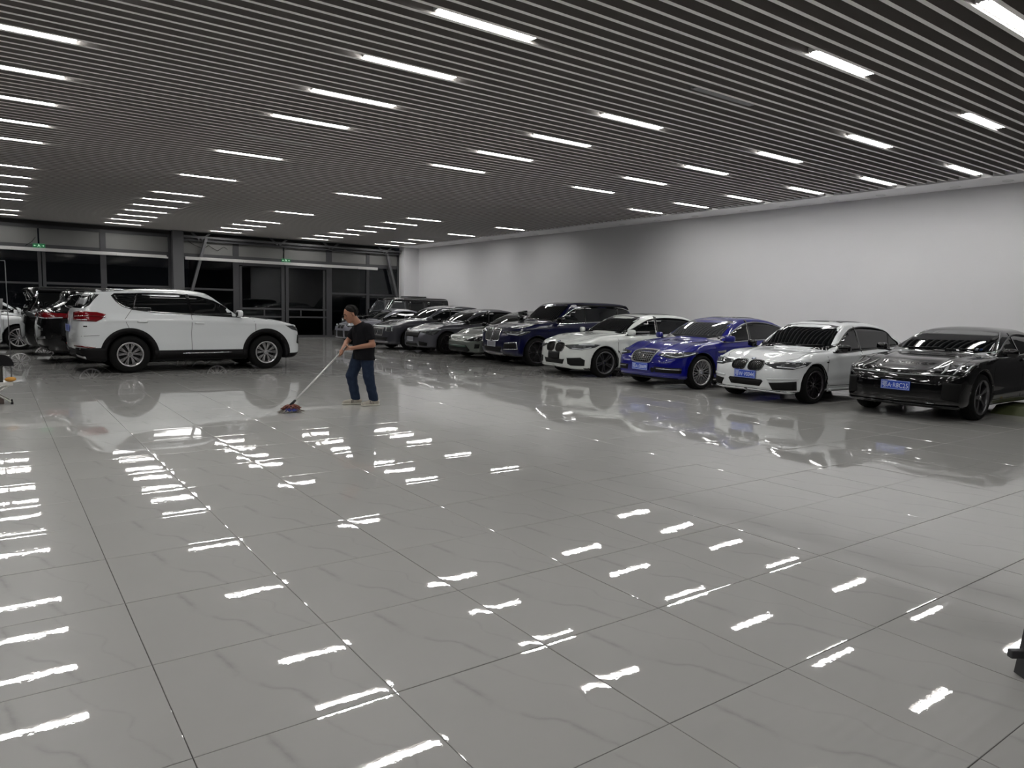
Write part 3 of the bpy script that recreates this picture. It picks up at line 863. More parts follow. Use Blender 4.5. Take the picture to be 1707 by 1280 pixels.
def dlo(P, k=0.):
    """side window outline from the profile numbers"""
    xc, zc, xw, H, xr, xb, zd = P['xc'], P['zc'], P['xw'], P['H'], P['xr'], P['xb'], P['zd']
    return [(xc-.06, zc-.03), (xc*.60+xw*.40-.03, zc+.33*(H-.13-zc)), (xw-.04, H-.185), (xw-.24, H-.138), ((xw+xr)/2, H-.112), (xr+.12, H-.132), (xr-.22, H-.20), (xb+.52, zd+.115), (xb+.38, zd+.035), (xb+.42, zd-.02), (-P['wb']*.55, zc+.005)]
def windscreen(c, m, hb=None, ht=None, z0=.025, z1=.088):
    P = c.P; W = P['W']; hb = hb or W-.20; ht = ht or W-P.get('rf', .32)-.015
    zc, H = P['zc'], P['H']
    pts = [(-hb, zc+z0-.02), (-hb*.5, zc+z0+.015), (0, zc+z0+.02), (hb*.5, zc+z0+.015), (hb, zc+z0-.02), (ht+.02, H-z1-.02), (ht*.5, H-z1+.008), (0, H-z1+.014), (-ht*.5, H-z1+.008), (-ht-.02, H-z1-.02)]
    w = c.patch('windshield', m, pts, 'front', off=.003, cut=.09)
    for sd in (0, 1):       # wipers lie at the foot of the glass
        y0 = -.55+.62*sd
        c.ribbon('wiper', MATS['black_plastic'], [(y0, zc+.065), (y0+.5, zc+.085)], 'front', w=.009, off=.012, thick=.01)
    return w
def side_glass(c, m, trim=None, pts=None, pillars=(), tw=.016, bottom_trim=False, trim_part=None):
    pts = pts or dlo(c.P)
    ws = c.patch('side_window', m, catmull(pts, 3).tolist() if c.P.get('smooth_dlo', True) else pts, 'left', off=.003, cut=.10, both=True)
    for x0, z0, x1, z1, w in pillars:
        c.ribbon('window_pillar', MATS['gloss_black'], [(x0, z0), (x1, z1)], 'left', w=w, off=.006, both=True, parent=ws)
    if trim is not None:
        q = catmull(pts, 3).tolist() if c.P.get('smooth_dlo', True) else pts
        if trim_part: q = q[trim_part[0]:trim_part[1]]
        c.ribbon('window_trim', trim, q, 'left', w=tw, off=.008, both=True, closed=not trim_part)
    return ws
def rear_glass(c, m):
    P = c.P; hb = P['W']-.26; ht = P['W']-P.get('rf', .32)-.08
    c.patch('rear_window', m, [(-hb, P['zd']+.06), (hb, P['zd']+.06), (ht, P['H']-.13), (-ht, P['H']-.13)], 'rear', cut=.12)
def tail_lamps(c, pts, m='lamp_red'):
    c.patch('tail_lamp', MATS[m], pts, PI-.75, both=True, off=.006, cut=.08)
def door_lines(c, x0, x1, x2, zt, zb=.30):
    """front door front edge x0, b-post x1, rear edge x2"""
    c.shut([(x0+.03, zt), (x0+.01, .75), (x0+.02, .45), (x0-.04, zb)])
    c.shut([(x1, zt+.02), (x1+.01, .6), (x1, zb)])
    c.shut([(x2, zt+.03), (x2+.03, .8), (x2+.26, .62), (x2+.33, zb+.04)])
    c.shut([(x0-.04, zb), (x1, zb), (x2+.33, zb+.04)])
def hood_lines(c, y0=.60, y1=.74):
    P = c.P
    c.shut([(P['fo']-.30, y0), (.3, y1-.02), (P['xc']+.05, y1)], 'top')
def lamp_detail(c, lamps, a, pts_list, m='lamp_chrome', w=.02, off=.010):
    for pts in pts_list:
        c.ribbon('lamp_strip', MATS[m], pts, a, w=w, off=off, both=True, parent=lamps, thick=.01, step=.03)
def projectors(c, lamps, a, cs, r=.035):
    for (p) in cs:
        for i, sd in enumerate((1, -1)):
            q = (p[0], sd*p[1], p[2]); aa = a*sd
            o = c.disc('lamp_lens', MATS['lamp_lens'], q, aa, r, th=.012, parent=lamps[i])
            # dark pupil
    return

# ------------------------------------------------------------------ glass wall at the far end
W1 = empty('window_1', (0, YB, 0)); W1['kind'] = 'structure'
def bar(name, c, s, m='steel_dark', parent=None, bev=.0):
    bm = NB(); box(bm, c, s, bev=bev); o = obj(name, bm, MATS[m], parent)
    if parent is None: o['kind'] = 'structure'
    return o
# posts (x range, z range) in the plane of the glass; coordinates relative to the window empty
for x0, x1, z0, z1 in ((-8.9, -8.7, 0, 4.1), (-6.0, -5.8, 0, 4.1), (-2.6, -2.4, 0, 4.1), (1.46, 1.56, 0, 3.3), (1.60, 1.70, 0, 3.3), (3.45, 3.65, 0, 4.1), (5.82, 5.93, 0, 4.1), (8.31, 8.55, 0, 4.1),
                       (10.34, 10.47, 0, 3.3), (10.53, 10.66, 0, 3.3), (12.38, 12.64, 0, 4.1), (14.33, 14.48, 0, 4.1), (15.92, 16.02, 0, 4.1)):
    bar('mullion', ((x0+x1)/2, 0, (z0+z1)/2), (x1-x0, .12, z1-z0), 'steel_dark', W1)
for x0, x1, z, h in ((-8.9, 16.0, .05, .10), (-8.9, 16.0, 3.33, .16), (-8.9, 16.0, 4.05, .12), (-8.9, -2.5, 2.0, .07), (1.7, 5.85, 2.02, .09), (-2.5, 1.5, 2.0, .07), (6.33, 8.35, 2.0, .08), (12.6, 16.0, 2.0, .08),
                     (8.5, 10.4, 1.24, .08), (8.5, 10.4, .90, .07), (10.6, 12.4, 1.24, .08), (10.6, 12.4, .90, .07), (8.5, 10.4, 3.1, .10), (10.6, 12.4, 3.1, .10)):
    bar('transom', ((x0+x1)/2, 0, z), (x1-x0, .10, h), 'steel_dark', W1)
bar('door_stile', (8.62, 0, 1.5), (.10, .08, 3.0), 'steel_dark', W1); bar('door_stile', (12.28, 0, 1.5), (.10, .08, 3.0), 'steel_dark', W1)
for x in (9.6, 11.2): bar('push_bar_stay', (x, -.02, 1.07), (.05, .06, .30), 'steel_dark', W1)
# glass panes below the header, grey panels above it
xs = [-8.8, -5.9, -2.5, 1.51, 3.55, 5.88]; xs2 = [6.33, 8.43, 10.45, 12.51, 14.4, 15.97]
for xx in (xs, xs2):
    for a, b in zip(xx[:-1], xx[1:]):
        bar('glass_pane', ((a+b)/2, 0, 1.68), (b-a-.04, .012, 3.2), 'window_glass', W1)
        bar('upper_panel', ((a+b)/2, .0, 3.70), (b-a-.06, .04, .62), 'panel_grey', W1)
# steel column, wall purlins, braces
bar('steel_column', (6.13, YB-.25, 2.13), (.40, .34, 4.26), 'steel_mid')
bm = NB(); beam(bm, (7.20, YB-.30, 4.02), (6.50, YB-.30, 1.45), .16, .10); beam(bm, (6.50, YB-.30, 1.45), (6.2, YB-.30, .02), .16, .10); struct('steel_brace', bm, MATS['steel_mid'])
bm = NB(); beam(bm, (15.25, YB-.30, 3.92), (15.9, YB-.30, 1.5), .16, .10); beam(bm, (15.9, YB-.30, 1.5), (15.98, YB-.36, .02), .16, .10); struct('steel_brace', bm, MATS['steel_mid'])
for x in (6.95, 10.3-.2, 13.2-.75, 15.1):
    bm = NB(); beam(bm, (x, YB-.30, 3.98), (x-.30, YB-.30, 4.24), .07, .07); beam(bm, (x+.08, YB-.30, 3.98), (x+.42, YB-.30, 4.24), .07, .07); struct('steel_strut', bm, MATS['steel_mid'])
bar('steel_beam', (11.1, YB-.30, 4.06), (9.7, .10, .09), 'steel_mid'); bar('steel_beam', (11.1, YB-.18, 3.95), (9.7, .08, .10), 'steel_dark')
bar('ceiling_edge_trim', (3.4, YB-.10, CEIL+.03), (24.6, .06, .10), 'trim_grey')
bar('wall_void', (3.4, YB+.06, 4.35), (24.8, .10, .50), 'void_dark')
# white surface-mounted rail in two lengths, one each side of the column
for x0, x1 in ((-8.5, 5.70), (6.38, 14.74)):
    bm = NB(); box(bm, ((x0+x1)/2, YB-.36, 3.20), (x1-x0, .12, .12), bev=.01)
    for x in np.arange(x0+.6, x1, 1.7): box(bm, (x, YB-.42, 3.17), (.10, .05, .07), bev=.01)
    for x in np.arange(x0+.5, x1, 1.7): box(bm, (x, YB-.22, 3.22), (.05, .30, .05))
    o = obj('mounted_rail', bm, MATS['rail_white']); tag(o, 'long white rail fixed across the glass wall, ' + ('left' if x0 < 0 else 'right') + ' of the steel column', 'rail', 'white rails on the glass wall')
# exit signs standing on the rail
for k, (x, lab) in enumerate(((1.5, 'small green exit sign above the rail, left of the steel column'), (10.44, 'small green exit sign above the glass door'))):
    e = empty('exit_sign', (x, YB-.36, 3.262), 0, lab, 'exit sign', 'green exit signs')
    bm = NB(); box(bm, (0, 0, .075), (.38, .03, .15), bev=.006); obj('case', bm, MATS['sign_green'], e)
    bm = NB()   # running figure and arrow
    for a, b, w in (((-.01, .112), (.0, .085), .016), ((.0, .085), (.03, .05), .012), ((.0, .085), (-.025, .055), .012), ((-.025, .055), (-.045, .035), .010), ((.03, .05), (.03, .022), .010), ((-.005, .10), (.03, .092), .009), ((-.005, .10), (-.035, .085), .009)):
        beam(bm, (a[0], -.018, a[1]), (b[0], -.018, b[1]), w, .004, upv=Vector((0, 1, 0)))
    cyl(bm, (-.012, -.016, .126), (-.012, -.020, .126), .010, seg=10)
    for sg in (-1, 1):
        beam(bm, (sg*.09, -.018, .075), (sg*.15, -.018, .075), .012, .004, upv=Vector((0, 1, 0)))
        for dz in (-.02, .02): beam(bm, (sg*.155, -.018, .075), (sg*.13, -.018, .075+dz), .010, .004, upv=Vector((0, 1, 0)))
    obj('pictogram', bm, MATS['sign_white'], e)
# loose cable drooping over the upper panels
bm = NB(); pts = [(6.5, 3.95), (6.75, 3.78), (6.95, 3.70), (7.15, 3.62), (7.35, 3.78), (7.5, 3.68), (7.7, 3.58), (7.95, 3.76), (8.1, 3.66)]
for a, b in zip(pts[:-1], pts[1:]): cyl(bm, (a[0], YB-.06, a[1]), (b[0], YB-.06, b[1]), .008, seg=6)
tag(obj('loose_cable', bm, MATS['gap_black']), 'thin dark cable zigzagging over the upper panel right of the steel column', 'cable')
bm = NB(); pts = [(1.1, 3.33), (1.3, 3.48), (1.42, 3.66)]
for a, b in zip(pts[:-1], pts[1:]): cyl(bm, (a[0], YB-.06, a[1]), (b[0], YB-.06, b[1]), .008, seg=6)
tag(obj('sign_cable', bm, MATS['gap_black']), 'short dark cable beside the left exit sign', 'cable')
# outside: forecourt, a dark facade across it and a parapet
noisy('asphalt', (.05, .05, .05), (.035, .035, .036), 3., .8)
noisy('facade', (.10, .10, .105), (.06, .06, .065), .6, .8)
bm = NB(); box(bm, (4, YB+10.2, -.06), (60, 20, .10)); struct('ground_outside', bm, MATS['asphalt'])
bm = NB(); box(bm, (13.2, YB+9, 2.2), (9.5, .3, 4.4)); struct('facade_outside', bm, MATS['facade'])
def build_bmw3(loc, rz, scale=1.):
    P = spec(W=.905, H=1.435, fo=.78, wb=2.81, ro=1.02, rw=.325, zh=.70, xc=-.50, zc=.905, xw=-1.22, xr=-2.35, xb=-3.20, zd=1.0, nose=.03,
             paint=MATS['paint_white'], lines=[('side', .011, [(.1, .70), (-.7, .80), (-3.4, .88)], .022), ('side', .012, [(-.4, .33), (-2.5, .36)], .04), ('hood', .012, [(-.5, .62), (.6, .30)], .035), ('side', -.010, [(-.3, .62), (-2.6, .60)], .10)])
    c = Car(P, loc, rz, 'white sedan with black kidney grille and blue licence plate ending 0044', scale=scale, vox=.026)
    pw, g, b = P['paint'], MATS['car_glass'], MATS['gloss_black']
    windscreen(c, g); rear_glass(c, g)
    side_glass(c, g, b, pillars=[(-1.42, .89, -1.52, 1.32, .06), (-2.42, .92, -2.60, 1.22, .03)], tw=.020)
    # kidneys
    for sd in (1, -1):
        k = [(.03, .665), (.045, .70), (.10, .712), (.27, .705), (.315, .67), (.31, .60), (.26, .555), (.10, .548), (.045, .57), (.03, .61)]
        k = catmull([(sd*y, z) for y, z in (k if sd > 0 else k[::-1])], 2).tolist()
        kd = c.patch('grille', MATS['mesh_black'], k, 'front', off=.006, cut=.08)
        c.ribbon('grille_frame', b, k, 'front', w=.016, off=.014, closed=True, parent=kd, step=.03)
        for j in range(7):
            y = sd*(.065+.034*j); c.ribbon('grille_slat', b, [(y, .565), (y, .70)], 'front', w=.008, off=.012, parent=kd)
    L = [(P['fo']-.05, .33, .675), (.62, .50, .600), (.45, .72, .60), (.25, .86, .66), (.16, .88, .725), (.38, .80, .74), (.58, .60, .715), (.70, .40, .695)]
    lamps = c.patch('headlight', MATS['lamp_clear'], L, .6, off=.006, both=True, cut=.06)
    lamp_detail(c, lamps, .6, [[(.60, .52, .632), (.42, .74, .625), (.28, .84, .67)], [(.5, .62, .718), (.3, .82, .725)]], 'lamp_white', .014)
    projectors(c, lamps, .6, [(.55, .60, .66), (.38, .76, .672)], .034)
    c.patch('air_intake', MATS['mesh_black'], [(-.33, .40), (-.36, .375), (-.30, .285), (.30, .285), (.36, .375), (.33, .40)], 'front', off=.006)
    c.patch('side_intake', MATS['mesh_black'], [(.72, .46, .36), (.48, .83, .40), (.46, .83, .25), (.68, .52, .24)], .45, off=.006, both=True)
    c.ribbon('bumper_blade', pw, [(.74, .44, .42), (.62, .64, .435), (.44, .84, .445)], .45, w=.03, off=.016, both=True)
    c.ribbon('splitter', pw, [(.77, .05, .215), (.72, .45, .21), (.50, .80, .20)], .3, w=.03, off=.02, both=True)
    c.plate('鄂W·V0044', .475)
    c.roundel((0, .735), 'front')
    c.shut([(.56, -.60), (.64, -.35), (.67, 0), (.64, .35), (.56, .60)], 'top', both=False)
    c.mirror(-.66, .955, b); c.door_handle(-1.42, .82, pw); c.door_handle(-2.45, .855, pw)
    door_lines(c, -.36, -1.44, -2.52, .88); hood_lines(c)
    c.ribbon('side_sill', pw, [(-.42, .235), (-2.35, .235)], 'left', w=.05, off=.02, both=True)
    c.patch('fender_badge', b, [(-.36, .70), (-.30, .70), (-.30, .725), (-.36, .725)], 'left', off=.006, both=True)
    c.patch('sunroof', g, [(-1.42, -.40), (-1.42, .40), (-2.15, .42), (-2.15, -.42)], 'top', off=.002, cut=.12)
    c.antenna(-2.55, b); c.arch_lips(pw, .022)
    c.ribbon('boot_spoiler', b, [(-P['wb']-.93, -.55), (-P['wb']-.96, 0), (-P['wb']-.93, .55)], 'top', w=.06, off=.03, thick=.02)
    tail_lamps(c, [(-3.55, .86, .90), (-3.8, .60, .92), (-3.83, .40, .80), (-3.6, .85, .76)])
    c.wheels('bmw3', rim=.245)
    return c

def build_b5(loc, rz, scale=1.):
    P = spec(W=.93, H=1.475, fo=.84, wb=3.10, ro=1.12, rw=.335, zh=.775, xc=-.52, zc=.99, xw=-1.26, xr=-2.55, xb=-3.52, zd=1.06, nose=.03,
             paint=MATS['paint_white_warm'], lines=[('side', .012, [(.0, .80), (-.7, .84), (-3.8, .90)], .022), ('side', .012, [(-.4, .33), (-2.7, .36)], .04), ('hood', .014, [(-.5, .60), (.6, .30)], .035)])
    c = Car(P, loc, rz, 'white sedan with black kidney grille and no licence plate, beside the blue sedan', scale=scale, vox=.028)
    pw, g, b = P['paint'], MATS['car_glass'], MATS['gloss_black']
    windscreen(c, g); rear_glass(c, g)
    side_glass(c, g, MATS['gloss_black'], pillars=[(-1.50, .95, -1.62, 1.40, .07), (-2.72, .98, -2.92, 1.30, .03)], tw=.02)
    for sd in (1, -1):
        k = [(.035, .70), (.06, .745), (.14, .755), (.30, .74), (.355, .70), (.34, .62), (.28, .565), (.12, .56), (.055, .59), (.035, .64)]
        k = catmull([(sd*y, z) for y, z in (k if sd > 0 else k[::-1])], 2).tolist()
        kd = c.patch('grille', MATS['mesh_black'], k, 'front', off=.006, cut=.08)
        c.ribbon('grille_frame', b, k, 'front', w=.018, off=.016, closed=True, parent=kd, step=.03)
        for j in range(8):
            y = sd*(.07+.034*j); c.ribbon('grille_slat', b, [(y, .575), (y, .73)], 'front', w=.009, off=.014, parent=kd)
    L = [(.78, .37, .70), (.66, .50, .635), (.48, .74, .625), (.26, .87, .68), (.14, .90, .745), (.36, .82, .765), (.60, .60, .74), (.74, .42, .722)]
    lamps = c.patch('headlight', MATS['lamp_clear'], L, .6, off=.006, both=True)
    lamp_detail(c, lamps, .6, [[(.62, .55, .655), (.46, .74, .645), (.32, .84, .68)], [(.5, .66, .738), (.26, .86, .742)]], 'lamp_white', .014)
    projectors(c, lamps, .6, [(.58, .60, .69), (.42, .76, .695)], .03)
    c.patch('plate_holder', MATS['black_plastic'], [(-.23, .395), (.23, .395), (.23, .545), (-.23, .545)], 'front', off=.02, thick=.03)
    c.patch('air_intake', MATS['mesh_black'], [(-.42, .40), (-.34, .39), (.34, .39), (.42, .40), (.36, .285), (-.36, .285)], 'front', off=.006)
    c.patch('side_intake', MATS['mesh_black'], [(.78, .50, .43), (.62, .80, .455), (.54, .86, .40), (.54, .85, .27), (.72, .60, .265), (.76, .52, .30)], .45, off=.006, both=True)
    c.ribbon('splitter', pw, [(.83, .05, .23), (.78, .45, .225), (.56, .82, .215)], .3, w=.035, off=.02, both=True)
    c.roundel((0, .785), 'front')
    c.mirror(-.64, 1.03, pw); c.door_handle(-1.5, .87, pw); c.door_handle(-2.62, .90, pw)
    door_lines(c, -.36, -1.52, -2.75, .95); hood_lines(c)
    c.patch('fender_vent', b, [(-.38, .60), (-.33, .62), (-.44, .50), (-.47, .44)], 'left', off=.006, both=True)
    c.patch('sunroof', g, [(-1.5, -.42), (-1.5, .42), (-2.4, .42), (-2.4, -.42)], 'top', off=.002, cut=.12)
    c.antenna(-2.85, pw); c.arch_lips(pw, .022)
    tail_lamps(c, [(-3.9, .86, .90), (-4.15, .60, .92), (-4.2, .40, .80), (-3.9, .85, .76)])
    c.wheels('b5', rim=.25)
    return c

def build_jag(loc, rz, scale=1.):
    P = spec(W=.925, H=1.455, fo=.84, wb=2.93, ro=1.08, rw=.34, zh=.70, xc=-.54, zc=.965, xw=-1.30, xr=-2.35, xb=-3.40, zd=1.05, nose=.04,
             paint=MATS['paint_blue'], lines=[('side', .012, [(.2, .76), (-.7, .82), (-3.6, .90)], .03), ('side', .014, [(-.4, .34), (-2.5, .40)], .035), ('hood', .018, [(-.5, .50), (.5, .28)], .04)])
    c = Car(P, loc, rz, 'bright blue sedan with rounded chrome mesh grille and blue licence plate', scale=scale, vox=.028)
    pw, g, b = P['paint'], MATS['car_glass_grey'], MATS['gloss_black']
    windscreen(c, g); rear_glass(c, g)
    side_glass(c, MATS['car_glass'], MATS['satin_silver'], pillars=[(-1.46, .93, -1.58, 1.38, .07), (-2.55, .98, -2.72, 1.28, .03)], tw=.020)
    k = catmull([(-.30, .70), (-.25, .735), (0, .745), (.25, .735), (.30, .70), (.29, .58), (.24, .515), (0, .50), (-.24, .515), (-.29, .58)], 3).tolist()
    kd = c.patch('grille', MATS['mesh_black'], k, 'front', off=.006)
    c.ribbon('grille_frame', MATS['satin_silver'], k, 'front', w=.022, off=.016, closed=True, parent=kd, step=.03)
    for j in range(11): c.ribbon('grille_slat', MATS['satin_silver'], [(-.26+.052*j, .53), (-.26+.052*j, .72)], 'front', w=.007, off=.012, parent=kd)
    for j in range(5): c.ribbon('grille_slat', MATS['satin_silver'], [(-.27, .55+.036*j), (.27, .55+.036*j)], 'front', w=.007, off=.013, parent=kd)
    c.disc('emblem', MATS['chrome'], (0, .62), 'front', .042, th=.02)
    L = [(.76, .42, .66), (.60, .62, .615), (.40, .80, .64), (.18, .90, .70), (.14, .90, .74), (.34, .82, .745), (.56, .64, .715), (.72, .46, .70)]
    lamps = c.patch('headlight', MATS['lamp_clear'], L, .6, off=.006, both=True)
    lamp_detail(c, lamps, .6, [[(.66, .54, .67), (.50, .70, .645), (.30, .84, .69), (.2, .88, .72)]], 'lamp_white', .014)
    projectors(c, lamps, .6, [(.58, .62, .68), (.40, .77, .69)], .028)
    c.plate('鄂A·E8689', .42)
    c.ribbon('bumper_trim', MATS['satin_silver'], [(.78, .42, .405), (.68, .66, .40), (.52, .84, .40)], .4, w=.02, off=.016, both=True)
    c.patch('side_intake', MATS['mesh_black'], [(.80, .36, .44), (.52, .84, .43), (.52, .84, .33), (.80, .40, .33)], .4, off=.006, both=True)
    c.disc('tow_cover', MATS['mesh_black'], (.33, .37), 'front', .05)
    c.ribbon('splitter', MATS['cladding'], [(.83, .0, .215), (.76, .50, .215), (.56, .80, .21)], .2, w=.04, off=.012, both=True)
    c.patch('fender_vent', MATS['satin_silver'], [(-.42, .76), (-.66, .78), (-.66, .735), (-.46, .72)], 'left', off=.008, both=True)
    c.mirror(-.66, 1.01, pw); c.door_handle(-1.5, .865, pw); c.door_handle(-2.55, .90, pw)
    door_lines(c, -.38, -1.48, -2.6, .93); hood_lines(c)
    c.patch('sunroof', MATS['car_glass'], [(-1.5, -.42), (-1.5, .42), (-2.3, .42), (-2.3, -.42)], 'top', off=.002, cut=.12)
    c.antenna(-2.6, b); c.arch_lips(pw, .022)
    tail_lamps(c, [(-3.65, .86, .90), (-3.9, .60, .92), (-3.95, .40, .80), (-3.65, .85, .76)])
    c.wheels('jag', rim=.255)
    return c

def build_black(loc, rz, scale=1.):
    P = spec(W=.935, H=1.42, fo=.86, wb=3.0, ro=1.05, rw=.355, zh=.73, xc=-.55, zc=.97, xw=-1.42, xr=-2.45, xb=-3.60, zd=1.10, nose=.015, corner=.85, zb=.20,
             paint=MATS['paint_black'], lines=[('side', .010, [(.2, .80), (-3.6, .93)], .03), ('side', .014, [(-.4, .36), (-2.5, .40)], .035), ('hood', .014, [(-.5, .62), (.6, .40)], .04)])
    c = Car(P, loc, rz, 'black sedan with closed nose and blue licence plate ending C25', scale=scale, vox=.026)
    pw, g, b = P['paint'], MATS['car_glass'], MATS['gloss_black']
    windscreen(c, g); rear_glass(c, g)
    side_glass(c, g, MATS['satin_silver'], pillars=[(-1.52, .95, -1.64, 1.315, .06), (-2.66, .98, -2.84, 1.22, .03)], tw=.018)
    c.ribbon('pillar_trim', MATS['chrome'], [(-.60, .86, 1.02), (-1.25, .66, 1.33)], .5, w=.010, off=.008, both=True)
    c.ribbon('nose_strip', MATS['satin_silver'], [(-.80, .69), (-.5, .685), (0, .675), (.5, .685), (.80, .69)], 'front', w=.014, off=.008)
    # three slanted daytime strips each side
    lamps = c.patch('headlight', MATS['gloss_black'], [(.80, .42, .73), (.60, .80, .70), (.40, .88, .76), (.14, .90, .88), (.50, .66, .83), (.72, .44, .76)], .6, off=.004, both=True)
    for k in range(3):
        x, y = .70-.10*k, .58+.11*k
        lamp_detail(c, lamps, .6, [[(x, y, .715), (x-.20, y+.02, .80+.012*k), (x-.36, y+.0, .86)]], 'satin_silver', [.006, .024, .006], .009)
    c.patch('bumper_intake', b, [(-.70, .30), (.70, .30), (.62, .60), (-.62, .60)], 'front', off=.004)
    c.patch('side_intake', MATS['mesh_black'], [(.80, .66, .60), (.66, .86, .58), (.66, .84, .30), (.80, .64, .34)], .45, off=.006, both=True)
    c.ribbon('splitter', b, [(.90, .0, .23), (.86, .50, .23), (.66, .84, .23)], .2, w=.04, off=.02, both=True)
    c.patch('tow_cover', MATS['lamp_chrome'], [(.44, .262), (.56, .262), (.56, .278), (.44, .278)], 'front', off=.01)
    c.plate('鄂A·R8C25', .50)
    c.disc('emblem', MATS['satin_silver'], (0, .715), 'front', .022)
    c.mirror(-.70, 1.03, b); c.door_handle(-1.56, .89, pw); c.door_handle(-2.7, .92, pw)
    door_lines(c, -.40, -1.56, -2.75, .96); hood_lines(c)
    for k, mm in ((0, 'sticker_yellow'), (1, 'plate_white'), (2, 'emblem_blue')):       # stickers inside the foot of the glass
        c.patch('sticker', MATS[mm], [(.42+.06*k, 1.045), (.455+.06*k, 1.045), (.455+.06*k, 1.068), (.42+.06*k, 1.068)], 'front', off=.005, thick=.002)
    c.arch_lips(pw, .022)
    tail_lamps(c, [(-3.7, .86, .95), (-3.98, .60, .95), (-4.0, .40, .90), (-3.7, .85, .88)])
    c.wheels('twist', rim=.265)
    return c

def build_sage(loc, rz, scale=1.):
    P = spec(W=.96, H=1.45, fo=.85, wb=3.0, ro=1.10, rw=.36, zh=.66, xc=-.50, zc=.93, xw=-1.45, xr=-2.4, xb=-3.65, zd=1.03, nose=.06, rf=.34,
             paint=MATS['paint_sage'], lines=[('side', .012, [(.2, .72), (-3.6, .88)], .05), ('hood', .018, [(-.5, .66), (.5, .52)], .06)])
    c = Car(P, loc, rz, 'sage grey sedan with droplet headlights and a dark green lower grille', scale=scale, vox=.032)
    pw, g, b = P['paint'], MATS['car_glass'], MATS['gloss_black']
    windscreen(c, g); rear_glass(c, g); side_glass(c, g, b, pillars=[(-1.55, .92, -1.68, 1.38, .07)])
    L = [(.80, .44, .56), (.66, .62, .535), (.50, .78, .535), (.30, .86, .62), (.30, .86, .69), (.52, .74, .675), (.72, .52, .60)]
    lamps = c.patch('headlight', MATS['gloss_black'], L, .6, off=.006, both=True)
    lamp_detail(c, lamps, .6, [[(.72, .55, .585), (.5, .76, .64), (.36, .84, .665)]], 'lamp_clear', .016)
    projectors(c, lamps, .6, [(.55, .70, .58), (.42, .80, .61)], .022)
    c.patch('air_intake', MATS['mesh_black'], [(-.50, .42), (.50, .42), (.66, .28), (.60, .24), (-.60, .24), (-.66, .28)], 'front', off=.006)
    c.ribbon('intake_blade', MATS['plate_green'], [(-.50, .375), (0, .385), (.50, .375)], 'front', w=.06, off=.012)
    c.patch('side_intake', MATS['mesh_black'], [(.62, .76, .46), (.50, .86, .46), (.52, .84, .34), (.62, .74, .33)], .5, off=.006, both=True)
    c.ribbon('nose_line', MATS['gap_black'], [(-.66, .60), (0, .585), (.66, .60)], 'front', w=.008, off=.003)
    c.mirror(-.70, .99, b); c.door_handle(-1.6, .83, pw); c.door_handle(-2.65, .86, pw)
    door_lines(c, -.38, -1.6, -2.75, .90); hood_lines(c, .5, .7); c.arch_lips(pw, .022)
    c.patch('roof_sensor', b, [(-1.40, -.10), (-1.40, .10), (-1.62, .09), (-1.62, -.09)], 'top', off=.045, thick=.05)
    tail_lamps(c, [(-3.8, .86, .95), (-4.05, .60, .95), (-4.07, .40, .90), (-3.8, .85, .88)])
    c.wheels('dark', rim=.27)
    return c

def build_grey7(loc, rz, scale=1.):
    P = spec(W=.95, H=1.48, fo=.90, wb=2.95, ro=1.05, rw=.35, zh=.74, xc=-.52, zc=.99, xw=-1.38, xr=-2.5, xb=-3.6, zd=1.08, nose=.03,
             paint=MATS['paint_grey'], lines=[('side', .014, [(.4, .80), (-3.6, .92)], .04), ('hood', .016, [(-.5, .62), (.6, .44)], .05)])
    c = Car(P, loc, rz, 'silver grey sedan with slim dark headlights beside the sage grey sedan', scale=scale, vox=.034)
    pw, g, b = P['paint'], MATS['car_glass'], MATS['gloss_black']
    windscreen(c, g); rear_glass(c, g); side_glass(c, g, b, pillars=[(-1.52, .96, -1.65, 1.40, .07)])
    lamps = c.patch('headlight', MATS['lamp_clear'], [(.82, .40, .71), (.68, .62, .67), (.46, .84, .60), (.34, .88, .66), (.24, .88, .77), (.6, .66, .755)], .6, off=.006, both=True)
    lamp_detail(c, lamps, .6, [[(.82, .40, .735), (.5, .72, .765), (.22, .90, .79)]], 'lamp_white', .015)
    projectors(c, lamps, .6, [(.48, .77, .70), (.42, .82, .64)], .024)
    c.patch('grille', MATS['mesh_black'], [(-.52, .70), (.52, .70), (.46, .52), (-.46, .52)], 'front', off=.006)
    c.plate('', .46, col='plate_grey')
    c.patch('air_intake', MATS['mesh_black'], [(-.40, .34), (.40, .34), (.46, .25), (-.46, .25)], 'front', off=.006)
    c.patch('side_intake', MATS['mesh_black'], [(.84, .50, .42), (.64, .80, .36), (.66, .78, .26), (.82, .54, .27)], .45, off=.006, both=True)
    c.mirror(-.66, 1.03, b); c.door_handle(-1.6, .87, pw); c.door_handle(-2.65, .90, pw)
    door_lines(c, -.40, -1.56, -2.72, .95); hood_lines(c); c.arch_lips(pw, .022)
    tail_lamps(c, [(-3.7, .86, .95), (-3.94, .60, .95), (-3.96, .40, .90), (-3.7, .85, .88)])
    c.wheels('dark', rim=.26)
    return c

